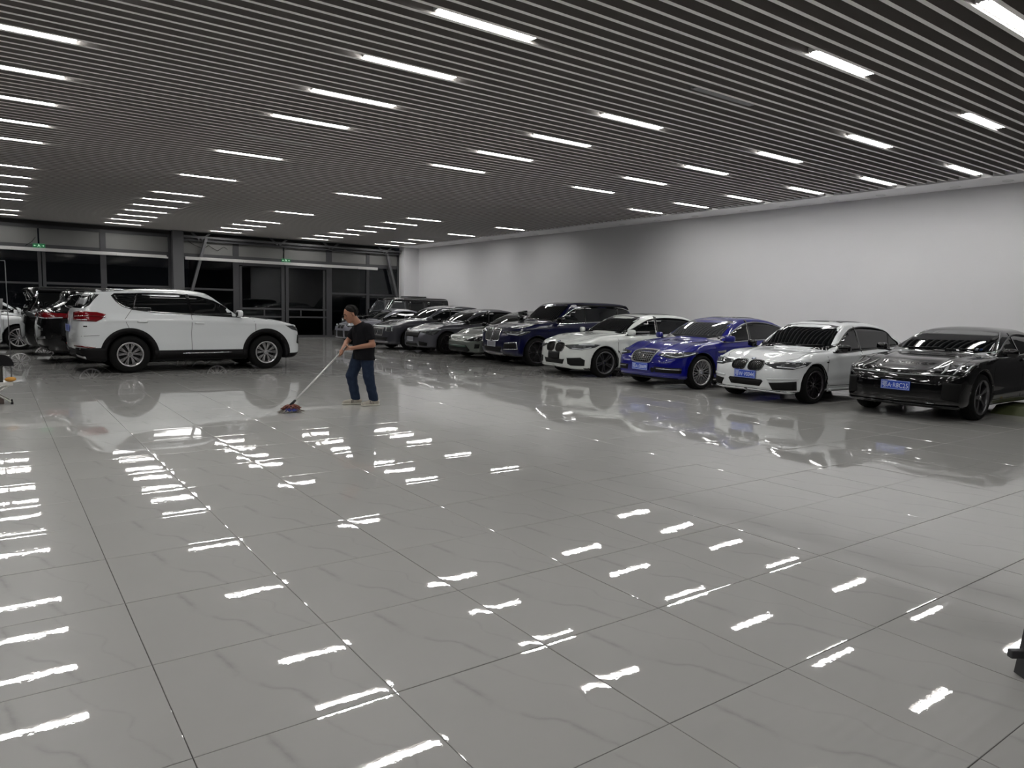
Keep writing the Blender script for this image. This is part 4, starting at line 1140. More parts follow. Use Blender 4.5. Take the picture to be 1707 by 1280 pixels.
def build_grey8(loc, rz, scale=1.):
    P = spec(W=.95, H=1.56, fo=.90, wb=2.90, ro=1.0, rw=.355, zh=.82, xc=-.52, zc=1.05, xw=-1.34, xr=-2.7, xb=-3.6, zd=1.14, nose=.02,
             paint=MATS['paint_dark_grey'], lines=[('side', .014, [(.4, .86), (-3.6, .98)], .04), ('hood', .018, [(-.5, .62), (.6, .46)], .05)])
    c = Car(P, loc, rz, 'dark grey crossover with a full width light bar, right of the man', scale=scale, vox=.036)
    pw, g, b = P['paint'], MATS['car_glass'], MATS['gloss_black']
    windscreen(c, g); rear_glass(c, g); side_glass(c, g, MATS['satin_silver'], pillars=[(-1.5, 1.02, -1.62, 1.46, .07)])
    lb = c.ribbon('light_bar', MATS['lamp_white'], [(-.74, .80), (-.4, .80), (0, .79), (.4, .80), (.74, .80)], 'front', w=.028, off=.012)
    lamps = c.patch('headlight', MATS['lamp_clear'], [(.84, .50, .775), (.60, .82, .775), (.62, .84, .62), (.84, .52, .64)], .5, off=.006, both=True)
    lamp_detail(c, lamps, .5, [[(.80, .60, .76), (.80, .60, .65)], [(.66, .80, .76), (.66, .80, .65)]], 'lamp_white', .018)
    c.patch('grille', MATS['satin_silver'], [(-.44, .75), (.44, .75), (.40, .48), (-.40, .48)], 'front', off=.006)
    for j in range(9): c.ribbon('grille_slat', b, [(-.36+.09*j, .73), (-.34+.085*j, .50)], 'front', w=.02, off=.012)
    c.patch('emblem', MATS['chrome'], [(-.03, .68), (.03, .68), (.05, .52), (-.05, .52)], 'front', off=.03, thick=.03)
    c.patch('air_intake', MATS['mesh_black'], [(-.70, .44), (.70, .44), (.64, .32), (-.64, .32)], 'front', off=.006)
    c.ribbon('splitter', MATS['satin_silver'], [(-.72, .275), (0, .265), (.72, .275)], 'front', w=.04, off=.016)
    c.mirror(-.66, 1.09, pw); c.door_handle(-1.6, .93, pw); c.door_handle(-2.65, .96, pw)
    door_lines(c, -.40, -1.56, -2.72, 1.0); hood_lines(c); c.arch_lips(pw, .022); c.antenna(-2.9, b)
    tail_lamps(c, [(-3.6, .86, 1.0), (-3.86, .60, 1.0), (-3.88, .40, .94), (-3.6, .85, .92)])
    c.wheels('dark', rim=.265)
    return c

def build_coupe(loc, rz, scale=1.):
    P = spec(W=.92, H=1.40, fo=.78, wb=2.74, ro=.90, rw=.33, zh=.74, xc=-.50, zc=.94, xw=-1.25, xr=-2.1, xb=-3.0, zd=1.02, nose=.01, corner=.75,
             paint=MATS['paint_silver_grey'], lines=[('hood', .016, [(-.5, .5), (.6, .40)], .05)])
    c = Car(P, loc, rz, 'pale grey coupe whose square nose shows left of the man, before the glass wall', scale=scale, vox=.036)
    pw, g, b = P['paint'], MATS['car_glass'], MATS['gloss_black']
    windscreen(c, g); rear_glass(c, g); side_glass(c, g, b)
    for sd in (1, -1):
        k = [(sd*.03, .71), (sd*.06, .735), (sd*.24, .73), (sd*.27, .70), (sd*.25, .60), (sd*.06, .60), (sd*.03, .62)]
        c.patch('grille', MATS['mesh_black'], k if sd > 0 else k[::-1], 'front', off=.006)
    lamps = c.patch('headlight', MATS['lamp_clear'], [(.72, .34, .74), (.62, .60, .66), (.46, .82, .68), (.40, .85, .75), (.62, .62, .765)], .5, off=.006, both=True)
    lamp_detail(c, lamps, .5, [[(.68, .48, .72), (.48, .78, .74)]], 'lamp_white', .02)
    c.patch('air_intake', MATS['mesh_black'], [(-.26, .52), (.26, .52), (.28, .28), (-.28, .28)], 'front', off=.006)
    c.patch('side_intake', MATS['mesh_black'], [(.74, .40, .52), (.54, .80, .54), (.54, .80, .28), (.74, .42, .28)], .4, off=.006, both=True)
    c.mirror(-.64, .99, b); door_lines(c, -.38, -1.9, -2.4, .92); c.arch_lips(pw, .022)
    c.wheels('dark', rim=.25)
    return c

# ---- tall bodies -----------------------------------------------------------
def low_suv(P):
    F, R, zb = P['fo'], -(P['wb']+P['ro']), P.get('zb', .22); zh, xc, zc, zd = P['zh'], P['xc'], P['zc'], P['zd']; wb = P['wb']
    return [(F-.5, zb), (F-.20, zb+.02), (F-.05, zb+.10), (F-.0, .48), (F+.0, .62), (F-.03, zh-.16), (F-.10, zh-.03), (F-.24, zh+.035), (F-.55, zh+.10), (.1, zc-.055), (xc+.05, zc-.01), (xc-.3, zc+.02), (-wb*.5, zc+.03), (-wb-.3, zd), (R+.16, zd+.01), (R+.08, zd-.05), (R+.04, zd-.22), (R-.01, .78), (R+.0, .55), (R+.06, .38), (R+.20, zb+.03), (R+.5, zb), (-wb*.5, zb)]
def grn_suv(P):
    xc, zc, xw, H, xr, xb, zd = P['xc'], P['zc'], P['xw'], P['H'], P['xr'], P['xb'], P['zd']
    xm = (xw+xr)/2
    if P.get('kr'): return [(xc+.14, zc-.14), (xc, zc), (xc*.52+xw*.48, zc+.53*(H-.07-zc)), (xw+.10, H-.10), (xw-.14, H-.03), (xm+.5, H+.003), (xm-.2, H-.015), (xr+.2, H-.075), (xr-.18, H-.115), (xr-.28, H-.16), (xr*.4+xb*.6-.08, zd+.36*(H-.09-zd)), (xb-.06, zd+.02), (xb-.10, zd-.12), (xb, zd-.4), (xc-.3, zc-.4)]
    return [(xc+.14, zc-.14), (xc-.0, zc+.0), (xc*.52+xw*.48, zc+.53*(H-.07-zc)), (xw+.10, H-.10), (xw-.14, H-.035), (xm+.3, H), (xm-.4, H-.002), (xr+.2, H-.02), (xr-.10, H-.06), (xr-.18, H-.13), (xr*.55+xb*.45, zd+.5*(H-.09-zd)), (xb, zd+.02), (xb-.04, zd-.12), (xb, zd-.4), (xc-.3, zc-.4)]
def plan_suv(P):
    F, R, W, wb = P['fo'], -(P['wb']+P['ro']), P['W'], P['wb']; c = P.get('corner', 1.)
    return [(F+.005, -.3), (F+.005, .30), (F-.03*c, .55), (F-.12*c, .73), (F-.30*c, W-.05), (.25, W-.008), (-.1, W-.002), (-wb*.5, W-.006), (-wb, W), (-wb-.35, W-.012), (R+.22, W-.05), (R+.06, W-.14), (R+.01, .5), (R-.005, .3), (R-.005, -.3)]
def planG_suv(P):
    xc, xb, W = P['xc'], P['xb'], P['W']
    return [(xc+.22, -.3), (xc+.22, .3), (xc+.14, .62), (xc-.06, W-.10), (xc-.6, W-.06), (-P['wb']*.6, W-.055), (-P['wb'], W-.06), (xb+.3, W-.09), (xb+.06, W-.17), (xb-.03, .5), (xb-.05, .3), (xb-.05, -.3)]
SUVB = dict(low=low_suv, grn=grn_suv, plan=plan_suv, planG=planG_suv, sec=sec_car, secG=secG_car, rf=.26)

def roof_rails(c, x0, x1, m):
    P = c.P; y = P['W']-P.get('rf', .3)+.015
    for sd in (1, -1):
        pts = [(x, sd*y) for x in np.linspace(x0, x1, 9)]
        c.ribbon('roof_rail', m, pts, 'top', w=.022, off=.032, thick=.036)

def build_h6(loc, rz, scale=1.):
    P = spec(**{**SUVB, **dict(W=.93, H=1.68, fo=.90, wb=2.68, ro=.95, rw=.365, arch=.05, zb=.24, zh=.95, xc=-.46, zc=1.13, xw=-1.22, xr=-3.06, xb=-3.50, zd=1.20, rf=.27, kr=1,
             paint=MATS['paint_white'], smooth_dlo=False, archclad=.085,
             clad=([-4., -3.1, -2.2, -.5, .46, .9], [.50, .46, .40, .40, .34, .34]),
             lines=[('side', .014, [(.45, .96), (-.4, 1.0), (-1.6, 1.04), (-2.5, 1.05), (-3.1, 1.02)], .022), ('side', -.010, [(-.3, .70), (-2.3, .72)], .12), ('hood', .015, [(-.4, .66), (.6, .46)], .05), ('ramp', .012, [(-4, .46), (1, .44)], .02)])})
    c = Car(P, loc, rz, 'white sport utility vehicle parked alone side-on, facing the mopping man', scale=scale, vox=.026)
    pw, g, b, cl = P['paint'], MATS['car_glass'], MATS['gloss_black'], MATS['cladding']
    windscreen(c, g)
    # side windows run from the a-post to a pointed rear quarter
    d = [(-.52, 1.115), (-.78, 1.30), (-1.06, 1.45), (-1.36, 1.535), (-1.8, 1.572), (-2.4, 1.565), (-2.90, 1.54), (-2.95, 1.505), (-2.88, 1.40), (-2.78, 1.31), (-2.6, 1.245), (-2.2, 1.195), (-1.4, 1.155)]
    ws = c.patch('side_window', g, d, 'left', off=.003, cut=.10, both=True)
    c.ribbon('window_trim', b, d, 'left', w=.018, off=.006, both=True, closed=True)
    c.ribbon('window_pillar', b, [(-1.50, 1.15), (-1.58, 1.57)], 'left', w=.06, off=.007, both=True, parent=ws)
    c.ribbon('window_pillar', b, [(-2.60, 1.235), (-2.50, 1.56)], 'left', w=.035, off=.007, both=True, parent=ws)
    c.patch('rear_window', g, [(-.62, 1.25), (.62, 1.25), (.56, 1.56), (-.56, 1.56)], 'rear', off=.003, cut=.1)
    c.patch('rear_quarter_glass', g, [(-3.46, .70, 1.22), (-3.30, .72, 1.30), (-3.16, .70, 1.52), (-3.30, .60, 1.56)], PI-.6, both=True, off=.004)
    c.ribbon('roof_spoiler', pw, [(-3.33, -.52), (-3.36, 0), (-3.33, .52)], 'top', w=.14, off=.018, thick=.03)
    tl = c.patch('tail_lamp', MATS['lamp_red'], [(-3.62, .50, 1.17), (-3.55, .82, 1.195), (-3.26, .90, 1.18), (-3.12, .92, 1.14), (-3.17, .92, 1.05), (-3.26, .91, 1.0), (-3.50, .86, 1.01), (-3.62, .50, 1.03)], PI-1.05, both=True, off=.010, cut=.06)
    c.ribbon('lamp_strip', MATS['lamp_red_dark'], [(-3.60, .60, 1.10), (-3.3, .90, 1.10), (-3.12, .92, 1.09)], PI-1.05, w=.02, off=.014, both=True, parent=tl)
    c.ribbon('lamp_strip', MATS['lamp_white'], [(-3.56, .70, 1.035), (-3.40, .88, 1.035)], PI-1.05, w=.014, off=.014, both=True, parent=tl)
    c.patch('headlight', MATS['lamp_clear'], [(.42, .90, .96), (.60, .80, .965), (.78, .60, .94), (.84, .48, .86), (.70, .72, .82), (.56, .86, .86)], .95, both=True, off=.006, cut=.05)
    c.ribbon('headlight_strip', MATS['lamp_white'], [(.44, .90, .955), (.62, .80, .955), (.80, .58, .92)], .95, both=True, w=.016, off=.012)
    c.patch('grille', MATS['mesh_black'], [(-.52, .88), (.52, .88), (.44, .62), (-.44, .62)], 'front', off=.006)
    c.patch('fog_lamp', MATS['mesh_black'], [(.80, .66, .72), (.72, .76, .74), (.70, .80, .56), (.78, .70, .53)], .8, both=True, off=.008)
    c.ribbon('fog_lamp_strip', MATS['lamp_chrome'], [(.78, .70, .70), (.74, .77, .58)], .8, both=True, w=.014, off=.014)
    # fender arches, sills
    R = P['rw']+.05+.055
    for wx in (0, -P['wb']):
        pts = [(wx+R*math.cos(t), P['rw']+R*math.sin(t)) for t in np.linspace(-.25, PI+.25, 28)]
        c.ribbon('wheel_arch', cl, pts, 'left', w=.10, off=.012, both=True, thick=.04)
    c.ribbon('sill_cladding', cl, [(-.42, .355), (-2.24, .355)], 'left', w=.17, off=.014, both=True, thick=.03)
    c.ribbon('sill_trim', MATS['chrome'], [(-.75, .385), (-1.72, .375)], 'left', w=[.006, .022, .020, .010], off=.022, both=True)
    c.patch('rear_cladding', cl, [(-3.10, .50), (-3.56, .50), (-3.60, .30), (-3.12, .26)], 'left', off=.012, both=True)
    c.ribbon('bumper_line', MATS['lamp_red_dark'], [(-3.62, .62, .53), (-3.50, .84, .53), (-3.30, .93, .50)], PI-1.05, w=.03, off=.012, both=True)
    c.ribbon('exhaust_trim', MATS['chrome'], [(-3.60, .50, .37), (-3.52, .74, .34), (-3.40, .82, .32)], PI-.7, w=.06, off=.02, both=True)
    c.patch('front_lip', cl, [(.44, .24), (.82, .26), (.84, .36), (.50, .33)], 'left', off=.01, both=True)
    c.mirror(-.60, 1.20, pw, size=(.15, .20, .14))
    c.door_handle(-1.38, .985, pw, .19); c.door_handle(-2.45, 1.01, pw, .19)
    c.shut([(-.30, 1.13), (-.235, .98), (-.23, .75), (-.30, .43)]); c.shut([(-1.52, 1.16), (-1.54, .8), (-1.54, .43)])
    c.shut([(-2.62, 1.24), (-2.76, 1.05), (-2.70, .90), (-2.66, .82)]); c.shut([(-3.26, 1.56), (-3.36, 1.40), (-3.50, 1.21)])
    c.shut([(-.10, 1.085), (.12, 1.075)]); c.shut([(-3.60, .72), (-3.20, .74)])
    c.patch('fuel_badge', b, [(-3.46, .90), (-3.40, .90), (-3.40, .925), (-3.46, .925)], PI-1.1 if False else 'right', off=.006)
    c.antenna(-3.05, pw)
    c.patch('roof_glass', g, [(-1.45, -.45), (-1.45, .45), (-2.4, .45), (-2.4, -.45)], 'top', off=.006, cut=.12)
    c.plate('', .86, 'rear')
    c.wheels('suv', rim=.235, width=.24)
    return c

def build_x5(loc, rz, scale=1.):
    P = spec(**{**SUVB, **dict(W=.98, H=1.75, fo=.88, wb=2.97, ro=1.05, rw=.375, arch=.05, zb=.24, zh=.96, xc=-.50, zc=1.17, xw=-1.22, xr=-3.05, xb=-3.75, zd=1.25, rf=.29,
             paint=MATS['paint_navy'], lines=[('side', .014, [(.45, .98), (-3.8, 1.06)], .025), ('hood', .016, [(-.4, .66), (.6, .42)], .05)])})
    c = Car(P, loc, rz, 'large navy sport utility vehicle with chrome-ringed upright kidney grille', scale=scale, vox=.032)
    pw, g, b = P['paint'], MATS['car_glass'], MATS['gloss_black']
    windscreen(c, g)
    d = [(-.62, 1.14), (-1.02, 1.41), (-1.28, 1.54), (-1.6, 1.605), (-2.3, 1.635), (-3.0, 1.59), (-3.38, 1.42), (-3.46, 1.30), (-3.40, 1.245), (-2.2, 1.20)]
    c.P['smooth_dlo'] = True
    side_glass(c, g, MATS['chrome'], pts=d, pillars=[(-1.55, 1.16, -1.66, 1.61, .07), (-2.66, 1.2, -2.82, 1.60, .05)], tw=.02)
    for sd in (1, -1):
        k = [(.02, .90), (.04, .945), (.12, .955), (.33, .945), (.37, .91), (.37, .72), (.33, .66), (.12, .64), (.03, .66), (.02, .72)]
        k = catmull([(sd*y, z) for y, z in (k if sd > 0 else k[::-1])], 2).tolist()
        kd = c.patch('grille', MATS['mesh_black'], k, 'front', off=.006, cut=.1)
        c.ribbon('grille_frame', MATS['chrome'], k, 'front', w=.022, off=.022, closed=True, parent=kd, step=.04)
        for j in range(7): c.ribbon('grille_slat', MATS['satin_silver'], [(sd*(.06+.045*j), .67), (sd*(.06+.045*j), .93)], 'front', w=.014, off=.018, parent=kd)
    lamps = c.patch('headlight', MATS['lamp_clear'], [(.80, .42, .89), (.66, .66, .82), (.46, .86, .80), (.26, .94, .88), (.22, .94, .93), (.46, .84, .94), (.68, .64, .92)], .6, off=.006, both=True)
    lamp_detail(c, lamps, .6, [[(.70, .60, .85), (.5, .82, .83), (.34, .90, .90)]], 'lamp_white', .02)
    projectors(c, lamps, .6, [(.62, .68, .88), (.44, .84, .88)], .03)
    c.plate('', .56, col='plate_grey')
    c.patch('air_intake', MATS['mesh_black'], [(-.48, .50), (.48, .50), (.40, .36), (-.40, .36)], 'front', off=.006)
    c.ribbon('bumper_trim', MATS['chrome'], [(.76, .56, .60), (.58, .86, .64), (.56, .88, .46), (.76, .50, .44)], .5, w=.022, off=.014, both=True)
    c.patch('side_intake', MATS['mesh_black'], [(.78, .54, .58), (.60, .84, .61), (.58, .86, .48), (.78, .52, .46)], .5, off=.006, both=True)
    c.ribbon('skid_plate', MATS['satin_silver'], [(-.46, .30), (0, .29), (.46, .30)], 'front', w=.06, off=.012)
    c.mirror(-.66, 1.24, b, size=(.14, .22, .15)); c.door_handle(-1.6, 1.02, pw); c.door_handle(-2.7, 1.04, pw)
    door_lines(c, -.34, -1.58, -2.8, 1.14, .40); hood_lines(c); c.arch_lips(pw, .03); c.antenna(-3.2, b)
    roof_rails(c, -1.4, -3.2, MATS['black_plastic'])
    c.wheels('x5', rim=.29, width=.26)
    return c

def build_dark_suv(loc, rz, scale=1.):
    P = spec(**{**SUVB, **dict(W=.93, H=1.66, fo=.88, wb=2.68, ro=.98, rw=.35, arch=.05, zb=.24, zh=.93, xc=-.46, zc=1.10, xw=-1.22, xr=-2.95, xb=-3.42, zd=1.18,
             paint=MATS['paint_black'], lines=[('side', .014, [(.45, .96), (-3.5, 1.04)], .025)])})
    c = Car(P, loc, rz, 'black sport utility vehicle whose red tail lamp shows behind the white one', scale=scale, vox=.036)
    g, b = MATS['car_glass'], MATS['gloss_black']
    windscreen(c, g); d = [(-.54, 1.09), (-.95, 1.36), (-1.22, 1.48), (-1.55, 1.54), (-2.3, 1.55), (-2.95, 1.50), (-3.15, 1.36), (-3.05, 1.22), (-2.2, 1.14)]
    side_glass(c, g, MATS['chrome'], pts=d, pillars=[(-1.5, 1.1, -1.6, 1.53, .06)], tw=.016)
    c.patch('rear_window', MATS['car_glass_grey'], [(-.60, 1.22), (.60, 1.22), (.54, 1.52), (-.54, 1.52)], 'rear', off=.004, cut=.1)
    tl = c.patch('tail_lamp', MATS['lamp_red'], [(-3.62, .40, 1.09), (-3.48, .80, 1.11), (-3.10, .92, 1.09), (-3.14, .92, 1.0), (-3.48, .86, .98), (-3.62, .40, 1.0)], PI-.8, both=True, off=.010)
    c.ribbon('lamp_strip', MATS['lamp_white'], [(-3.60, .60, 1.0), (-3.46, .84, .995), (-3.2, .91, 1.01)], PI-.8, w=.018, off=.014, both=True, parent=tl)
    c.ribbon('rear_trim', MATS['chrome'], [(-.55, 1.13), (0, 1.14), (.55, 1.13)], 'rear', w=.03, off=.012)
    c.patch('rear_reflector', MATS['lamp_clear'], [(-3.62, .52, .80), (-3.52, .80, .78), (-3.52, .80, .72), (-3.62, .55, .72)], PI-.8, both=True, off=.01)
    c.ribbon('rear_bumper_trim', MATS['satin_silver'], [(-3.62, .50, .56), (-3.50, .84, .58)], PI-.8, w=.05, off=.012, both=True)
    c.ribbon('rear_bumper_trim', MATS['cladding'], [(-3.62, .30, .36), (-3.46, .84, .34)], PI-.8, w=.10, off=.012, both=True)
    c.mirror(-.60, 1.18, b); door_lines(c, -.3, -1.52, -2.7, 1.1, .4); c.arch_lips(MATS['cladding'], .05)
    c.ribbon('roof_spoiler', b, [(-2.98, -.5), (-3.0, 0), (-2.98, .5)], 'top', w=.14, off=.02, thick=.03)
    roof_rails(c, -1.3, -2.9, MATS['satin_silver']); c.antenna(-2.9, b)
    c.wheels('white', rim=.235)
    return c

def build_mpv(loc, rz, scale=1.):
    P = spec(**{**SUVB, **dict(W=.94, H=1.80, fo=.92, wb=3.0, ro=1.02, rw=.345, arch=.05, zb=.20, zh=.95, xc=-.10, zc=1.12, xw=-1.05, xr=-3.75, xb=-3.92, zd=1.16, rf=.20,
             paint=MATS['paint_black'], lines=[('side', .012, [(.45, .92), (-3.9, .98)], .025)])})
    c = Car(P, loc, rz, 'black people carrier with upright tail, left of the white sport utility vehicle', scale=scale, vox=.036)
    g, b = MATS['car_glass'], MATS['gloss_black']
    windscreen(c, g); d = [(-.30, 1.10), (-.75, 1.45), (-1.05, 1.60), (-1.5, 1.66), (-2.6, 1.67), (-3.50, 1.64), (-3.68, 1.58), (-3.72, 1.26), (-3.6, 1.18), (-2.2, 1.14)]
    side_glass(c, g, None, pts=d, pillars=[(-1.45, 1.12, -1.5, 1.66, .07), (-2.65, 1.15, -2.7, 1.66, .06)])
    c.ribbon('window_trim', MATS['satin_silver'], [(-.32, 1.09), (-2.2, 1.125), (-3.80, 1.165)], 'left', w=.018, off=.008, both=True)
    c.ribbon('d_pillar_trim', MATS['chrome'], [(-3.62, 1.64), (-3.70, 1.45), (-3.80, 1.20)], 'left', w=[.05, .12, .06], off=.010, both=True)
    c.patch('rear_window', g, [(-.66, 1.22), (.66, 1.22), (.60, 1.66), (-.60, 1.66)], 'rear', off=.004, cut=.1)
    tl = c.patch('tail_lamp', MATS['lamp_clear'], [(-4.02, .60, 1.14), (-3.96, .86, 1.15), (-3.60, .92, 1.08), (-3.66, .92, 1.0), (-3.96, .86, 1.02), (-4.02, .60, 1.04)], PI-.9, both=True, off=.010)
    c.ribbon('side_crease', MATS['satin_silver'], [(-3.60, 1.04), (-3.1, .98), (-2.6, .93)], 'left', w=[.03, .012, .006], off=.008, both=True)
    c.patch('rear_reflector', MATS['lamp_chrome'], [(-3.98, .80, .50), (-3.93, .86, .50), (-3.93, .86, .26), (-3.98, .80, .30)], PI-.9, both=True, off=.01)
    c.ribbon('roof_spoiler', b, [(-3.68, -.55), (-3.70, 0), (-3.68, .55)], 'top', w=.20, off=.03, thick=.03)
    c.ribbon('sill_trim', MATS['satin_silver'], [(-.42, .26), (-2.55, .26)], 'left', w=.02, off=.016, both=True)
    c.mirror(-.45, 1.20, b); door_lines(c, -.1, -1.45, -2.7, 1.12, .32); c.arch_lips(MATS['paint_black'], .03)
    roof_rails(c, -1.3, -3.6, MATS['black_plastic'])
    c.wheels('dark', rim=.24)
    return c

def build_white_back(loc, rz, label, scale=1., H=1.50, style='white'):
    P = spec(W=.93, H=H, fo=.86, wb=2.85, ro=1.0, rw=.345, zh=.76, xc=-.50, zc=.99, xw=-1.28, xr=-2.4, xb=-3.3, zd=1.06,
             paint=MATS['paint_white'], lines=[('side', .014, [(.4, .86), (-3.4, .92)], .03)])
    c = Car(P, loc, rz, label, scale=scale, vox=.038)
    g, b = MATS['car_glass'], MATS['gloss_black']
    windscreen(c, g); rear_glass(c, g); side_glass(c, g, MATS['chrome'], pillars=[(-1.45, .96, -1.56, 1.38, .06)])
    lamps = c.patch('headlight', MATS['lamp_clear'], [(.80, .44, .76), (.62, .76, .70), (.40, .88, .72), (.22, .92, .82), (.46, .84, .84), (.72, .56, .80)], .8, off=.006, both=True)
    lamp_detail(c, lamps, .8, [[(.70, .62, .745), (.46, .84, .74), (.34, .90, .79)], [(.60, .72, .80), (.34, .88, .81)]], 'lamp_white', .022)
    c.patch('grille', MATS['mesh_black'], [(-.40, .72), (.40, .72), (.32, .46), (-.32, .46)], 'front', off=.006)
    c.patch('side_intake', MATS['mesh_black'], [(.80, .50, .46), (.58, .84, .48), (.58, .84, .30), (.80, .54, .30)], .6, off=.006, both=True)
    c.mirror(-.62, 1.04, P['paint']); door_lines(c, -.36, -1.5, -2.6, .95); c.arch_lips(P['paint'], .022)
    c.door_handle(-1.45, .88, MATS['chrome']); c.door_handle(-2.5, .90, MATS['chrome'])
    c.wheels(style, rim=.25)
    return c

# ---- the box-shaped off-roader --------------------------------------------
def build_g(loc, rz, scale=1.):
    def low(P): F, R = P['fo'], -(P['wb']+P['ro']); return [(F-.3, .34), (F-.02, .40), (F, .50), (F, .95), (F-.03, 1.09), (F-.10, 1.12), (-.45, 1.20), (-.50, 1.22), (R+.03, 1.22), (R, 1.18), (R, .50), (R+.05, .40), (R+.4, .34)]
    def grn(P): R = -(P['wb']+P['ro']); return [(-.50, 1.0), (-.52, 1.20), (-.98, 1.86), (-1.10, 1.93), (-1.5, 1.945), (R+.5, 1.945), (R+.16, 1.93), (R+.06, 1.86), (R+.0, 1.30), (R-.0, 1.15), (R+.05, 1.0)]
    def plan(P): F, R, W = P['fo'], -(P['wb']+P['ro']), P['W']; return [(F, -.3), (F, .55), (F-.02, .72), (F-.10, W-.10), (F-.2, W-.07), (-.5, W-.05), (R+.08, W-.05), (R+.01, W-.12), (R, .5), (R, -.3)]
    def planG(P): R, W = -(P['wb']+P['ro']), P['W']; return [(-.3, -.3), (-.3, .6), (-.42, W-.14), (-.6, W-.09), (R+.1, W-.09), (R+.01, W-.16), (R, .5), (R, -.3)]
    P = dict(low=low, grn=grn, plan=plan, planG=planG, W=.965, H=1.95, fo=.78, wb=2.89, ro=.95, rw=.40, arch=.06, zb=.34, zc=1.2, xc=-.5, k1=.03, k2=.03, kg=.03, ku=.01, bow=.02, bowg=.03,
             sec=[(-.3, .2), (.7, .2), (.84, .36), (.90, .42), (.915, .6), (.915, 1.1), (.89, 1.2), (.8, 1.3), (-.3, 1.32)],
             secG=[(-.3, .8), (.86, .8), (.86, 1.2), (.80, 1.80), (.74, 1.92), (.66, 1.955), (-.3, 1.96)], paint=MATS['paint_black'])
    c = Car(P, loc, rz, 'tall black box-shaped off-roader, farthest along the white wall', scale=scale, vox=.034)
    g, b, pw = MATS['car_glass'], MATS['gloss_black'], MATS['paint_black']
    c.patch('windshield', MATS['car_glass_grey'], [(-.70, 1.27), (.70, 1.27), (.66, 1.80), (-.66, 1.80)], 'front', off=.004, cut=.1)
    for x0, x1, m in ((-.66, -1.60, 'car_glass_grey'), (-1.72, -2.55, 'car_glass'), (-2.68, -3.55, 'car_glass')):
        pts = [(x0, 1.27), (x1, 1.27), (x1, 1.78), (x0 - (.32 if x0 > -.7 else 0), 1.78)]
        c.patch('side_window', MATS[m], pts, 'left', off=.004, cut=.15, both=True)
    c.ribbon('roof_gutter', MATS['chrome'], [(-.55, 1.22), (-.98, 1.83), (-1.12, 1.86), (-3.72, 1.86)], 'left', w=.018, off=.02, both=True)
    c.ribbon('side_strip', MATS['black_plastic'], [(.5, .86), (-3.7, .86)], 'left', w=.05, off=.02, both=True)
    gr = c.patch('grille', MATS['mesh_black'], [(-.42, 1.0), (.42, 1.0), (.42, .68), (-.42, .68)], 'front', off=.02)
    for j in range(4): c.ribbon('grille_slat', MATS['satin_silver'], [(-.40, .74+.07*j), (.40, .74+.07*j)], 'front', w=.018, off=.03, parent=gr)
    for i, sd in enumerate((1, -1)):
        h = c.disc('headlight', MATS['lamp_clear'], (sd*.62, .86), 'front', .10, th=.03, ring=MATS['chrome'])
        bm = NB(); H_, N_ = c.at((.50, sd*.74), 'top')
        box(bm, (.50, sd*.76, 1.10), (.16, .10, .07), bev=.02); obj('turn_signal', bm, MATS['lamp_clear'], c.root)
        bm = NB()
        for wx in (0, -P['wb']):
            for t in range(8):
                a0 = PI*(.08+.84*t/8); a1 = PI*(.08+.84*(t+1)/8); R = .50
                beam(bm, (wx+R*math.cos(a0), sd*.955, .40+R*math.sin(a0)), (wx+R*math.cos(a1), sd*.955, .40+R*math.sin(a1)), .14, .05, upv=Vector((0, 1, 0)))
        obj('wheel_arch', bm, MATS['black_plastic'], c.root)
    bm = NB(); box(bm, (P['fo']+.06, 0, .56), (.16, 1.70, .26), bev=.03); obj('front_bumper', bm, MATS['black_plastic'], c.root)
    bm = NB(); box(bm, (-2.4, 0, 1.985), (.9, .8, .05), bev=.02); obj('roof_box', bm, MATS['black_plastic'], c.root)
    bm = NB(); box(bm, (-1.3, 0, 1.965), (.12, 1.2, .035), bev=.01); obj('roof_lamps', bm, MATS['lamp_clear'], c.root)
    bm = NB(); cyl(bm, (-P['wb']-P['ro']-.22, 0, .95), (-P['wb']-P['ro']-.0, 0, .95), .38, seg=32); obj('spare_wheel_cover', bm, b, c.root)
    c.mirror(-.70, 1.32, b, size=(.12, .22, .18)); c.shut([(-.60, 1.2), (-.60, .45)]); c.shut([(-1.66, 1.2), (-1.66, .45)])
    c.door_handle(-1.5, 1.08, b); c.wheels('g', rim=.25, width=.25)
    return c
# ------------------------------------------------------------------ cars in their places
R_ = math.radians
build_black((12.0, 5.42, 0), R_(181), .985)
build_bmw3((11.45, 7.75, 0), R_(178.5), 1.)
build_jag((11.4, 10.15, 0), R_(177.5), 1.)
build_b5((11.35, 12.80, 0), R_(173), 1.)
build_x5((11.75, 15.9, 0), R_(175), 1.)
build_sage((12.0, 18.2, 0), R_(177), 1.)
build_grey7((11.9, 20.8, 0), R_(177), 1.)
build_grey8((11.7, 22.9, 0), R_(177), 1.)
g_ = build_g((12.75, 28.25, 0), R_(180), .96)
build_coupe((11.55, 26.15, 0), R_(180), 1.)
build_h6((5.02, 17.45, 0), R_(2.4), 1.04)
build_dark_suv((4.6, 20.1, 0), R_(1), 1.04)
build_mpv((4.6, 22.9, 0), R_(1), 1.)
build_white_back((.62, 25.5, 0), R_(0), 'white car cut off by the left edge, with its front wheel showing', 1.0)
build_white_back((1.35, 28.6, 0), R_(0), 'white car behind the black people carrier, only its roof showing', 1.02, 1.50)
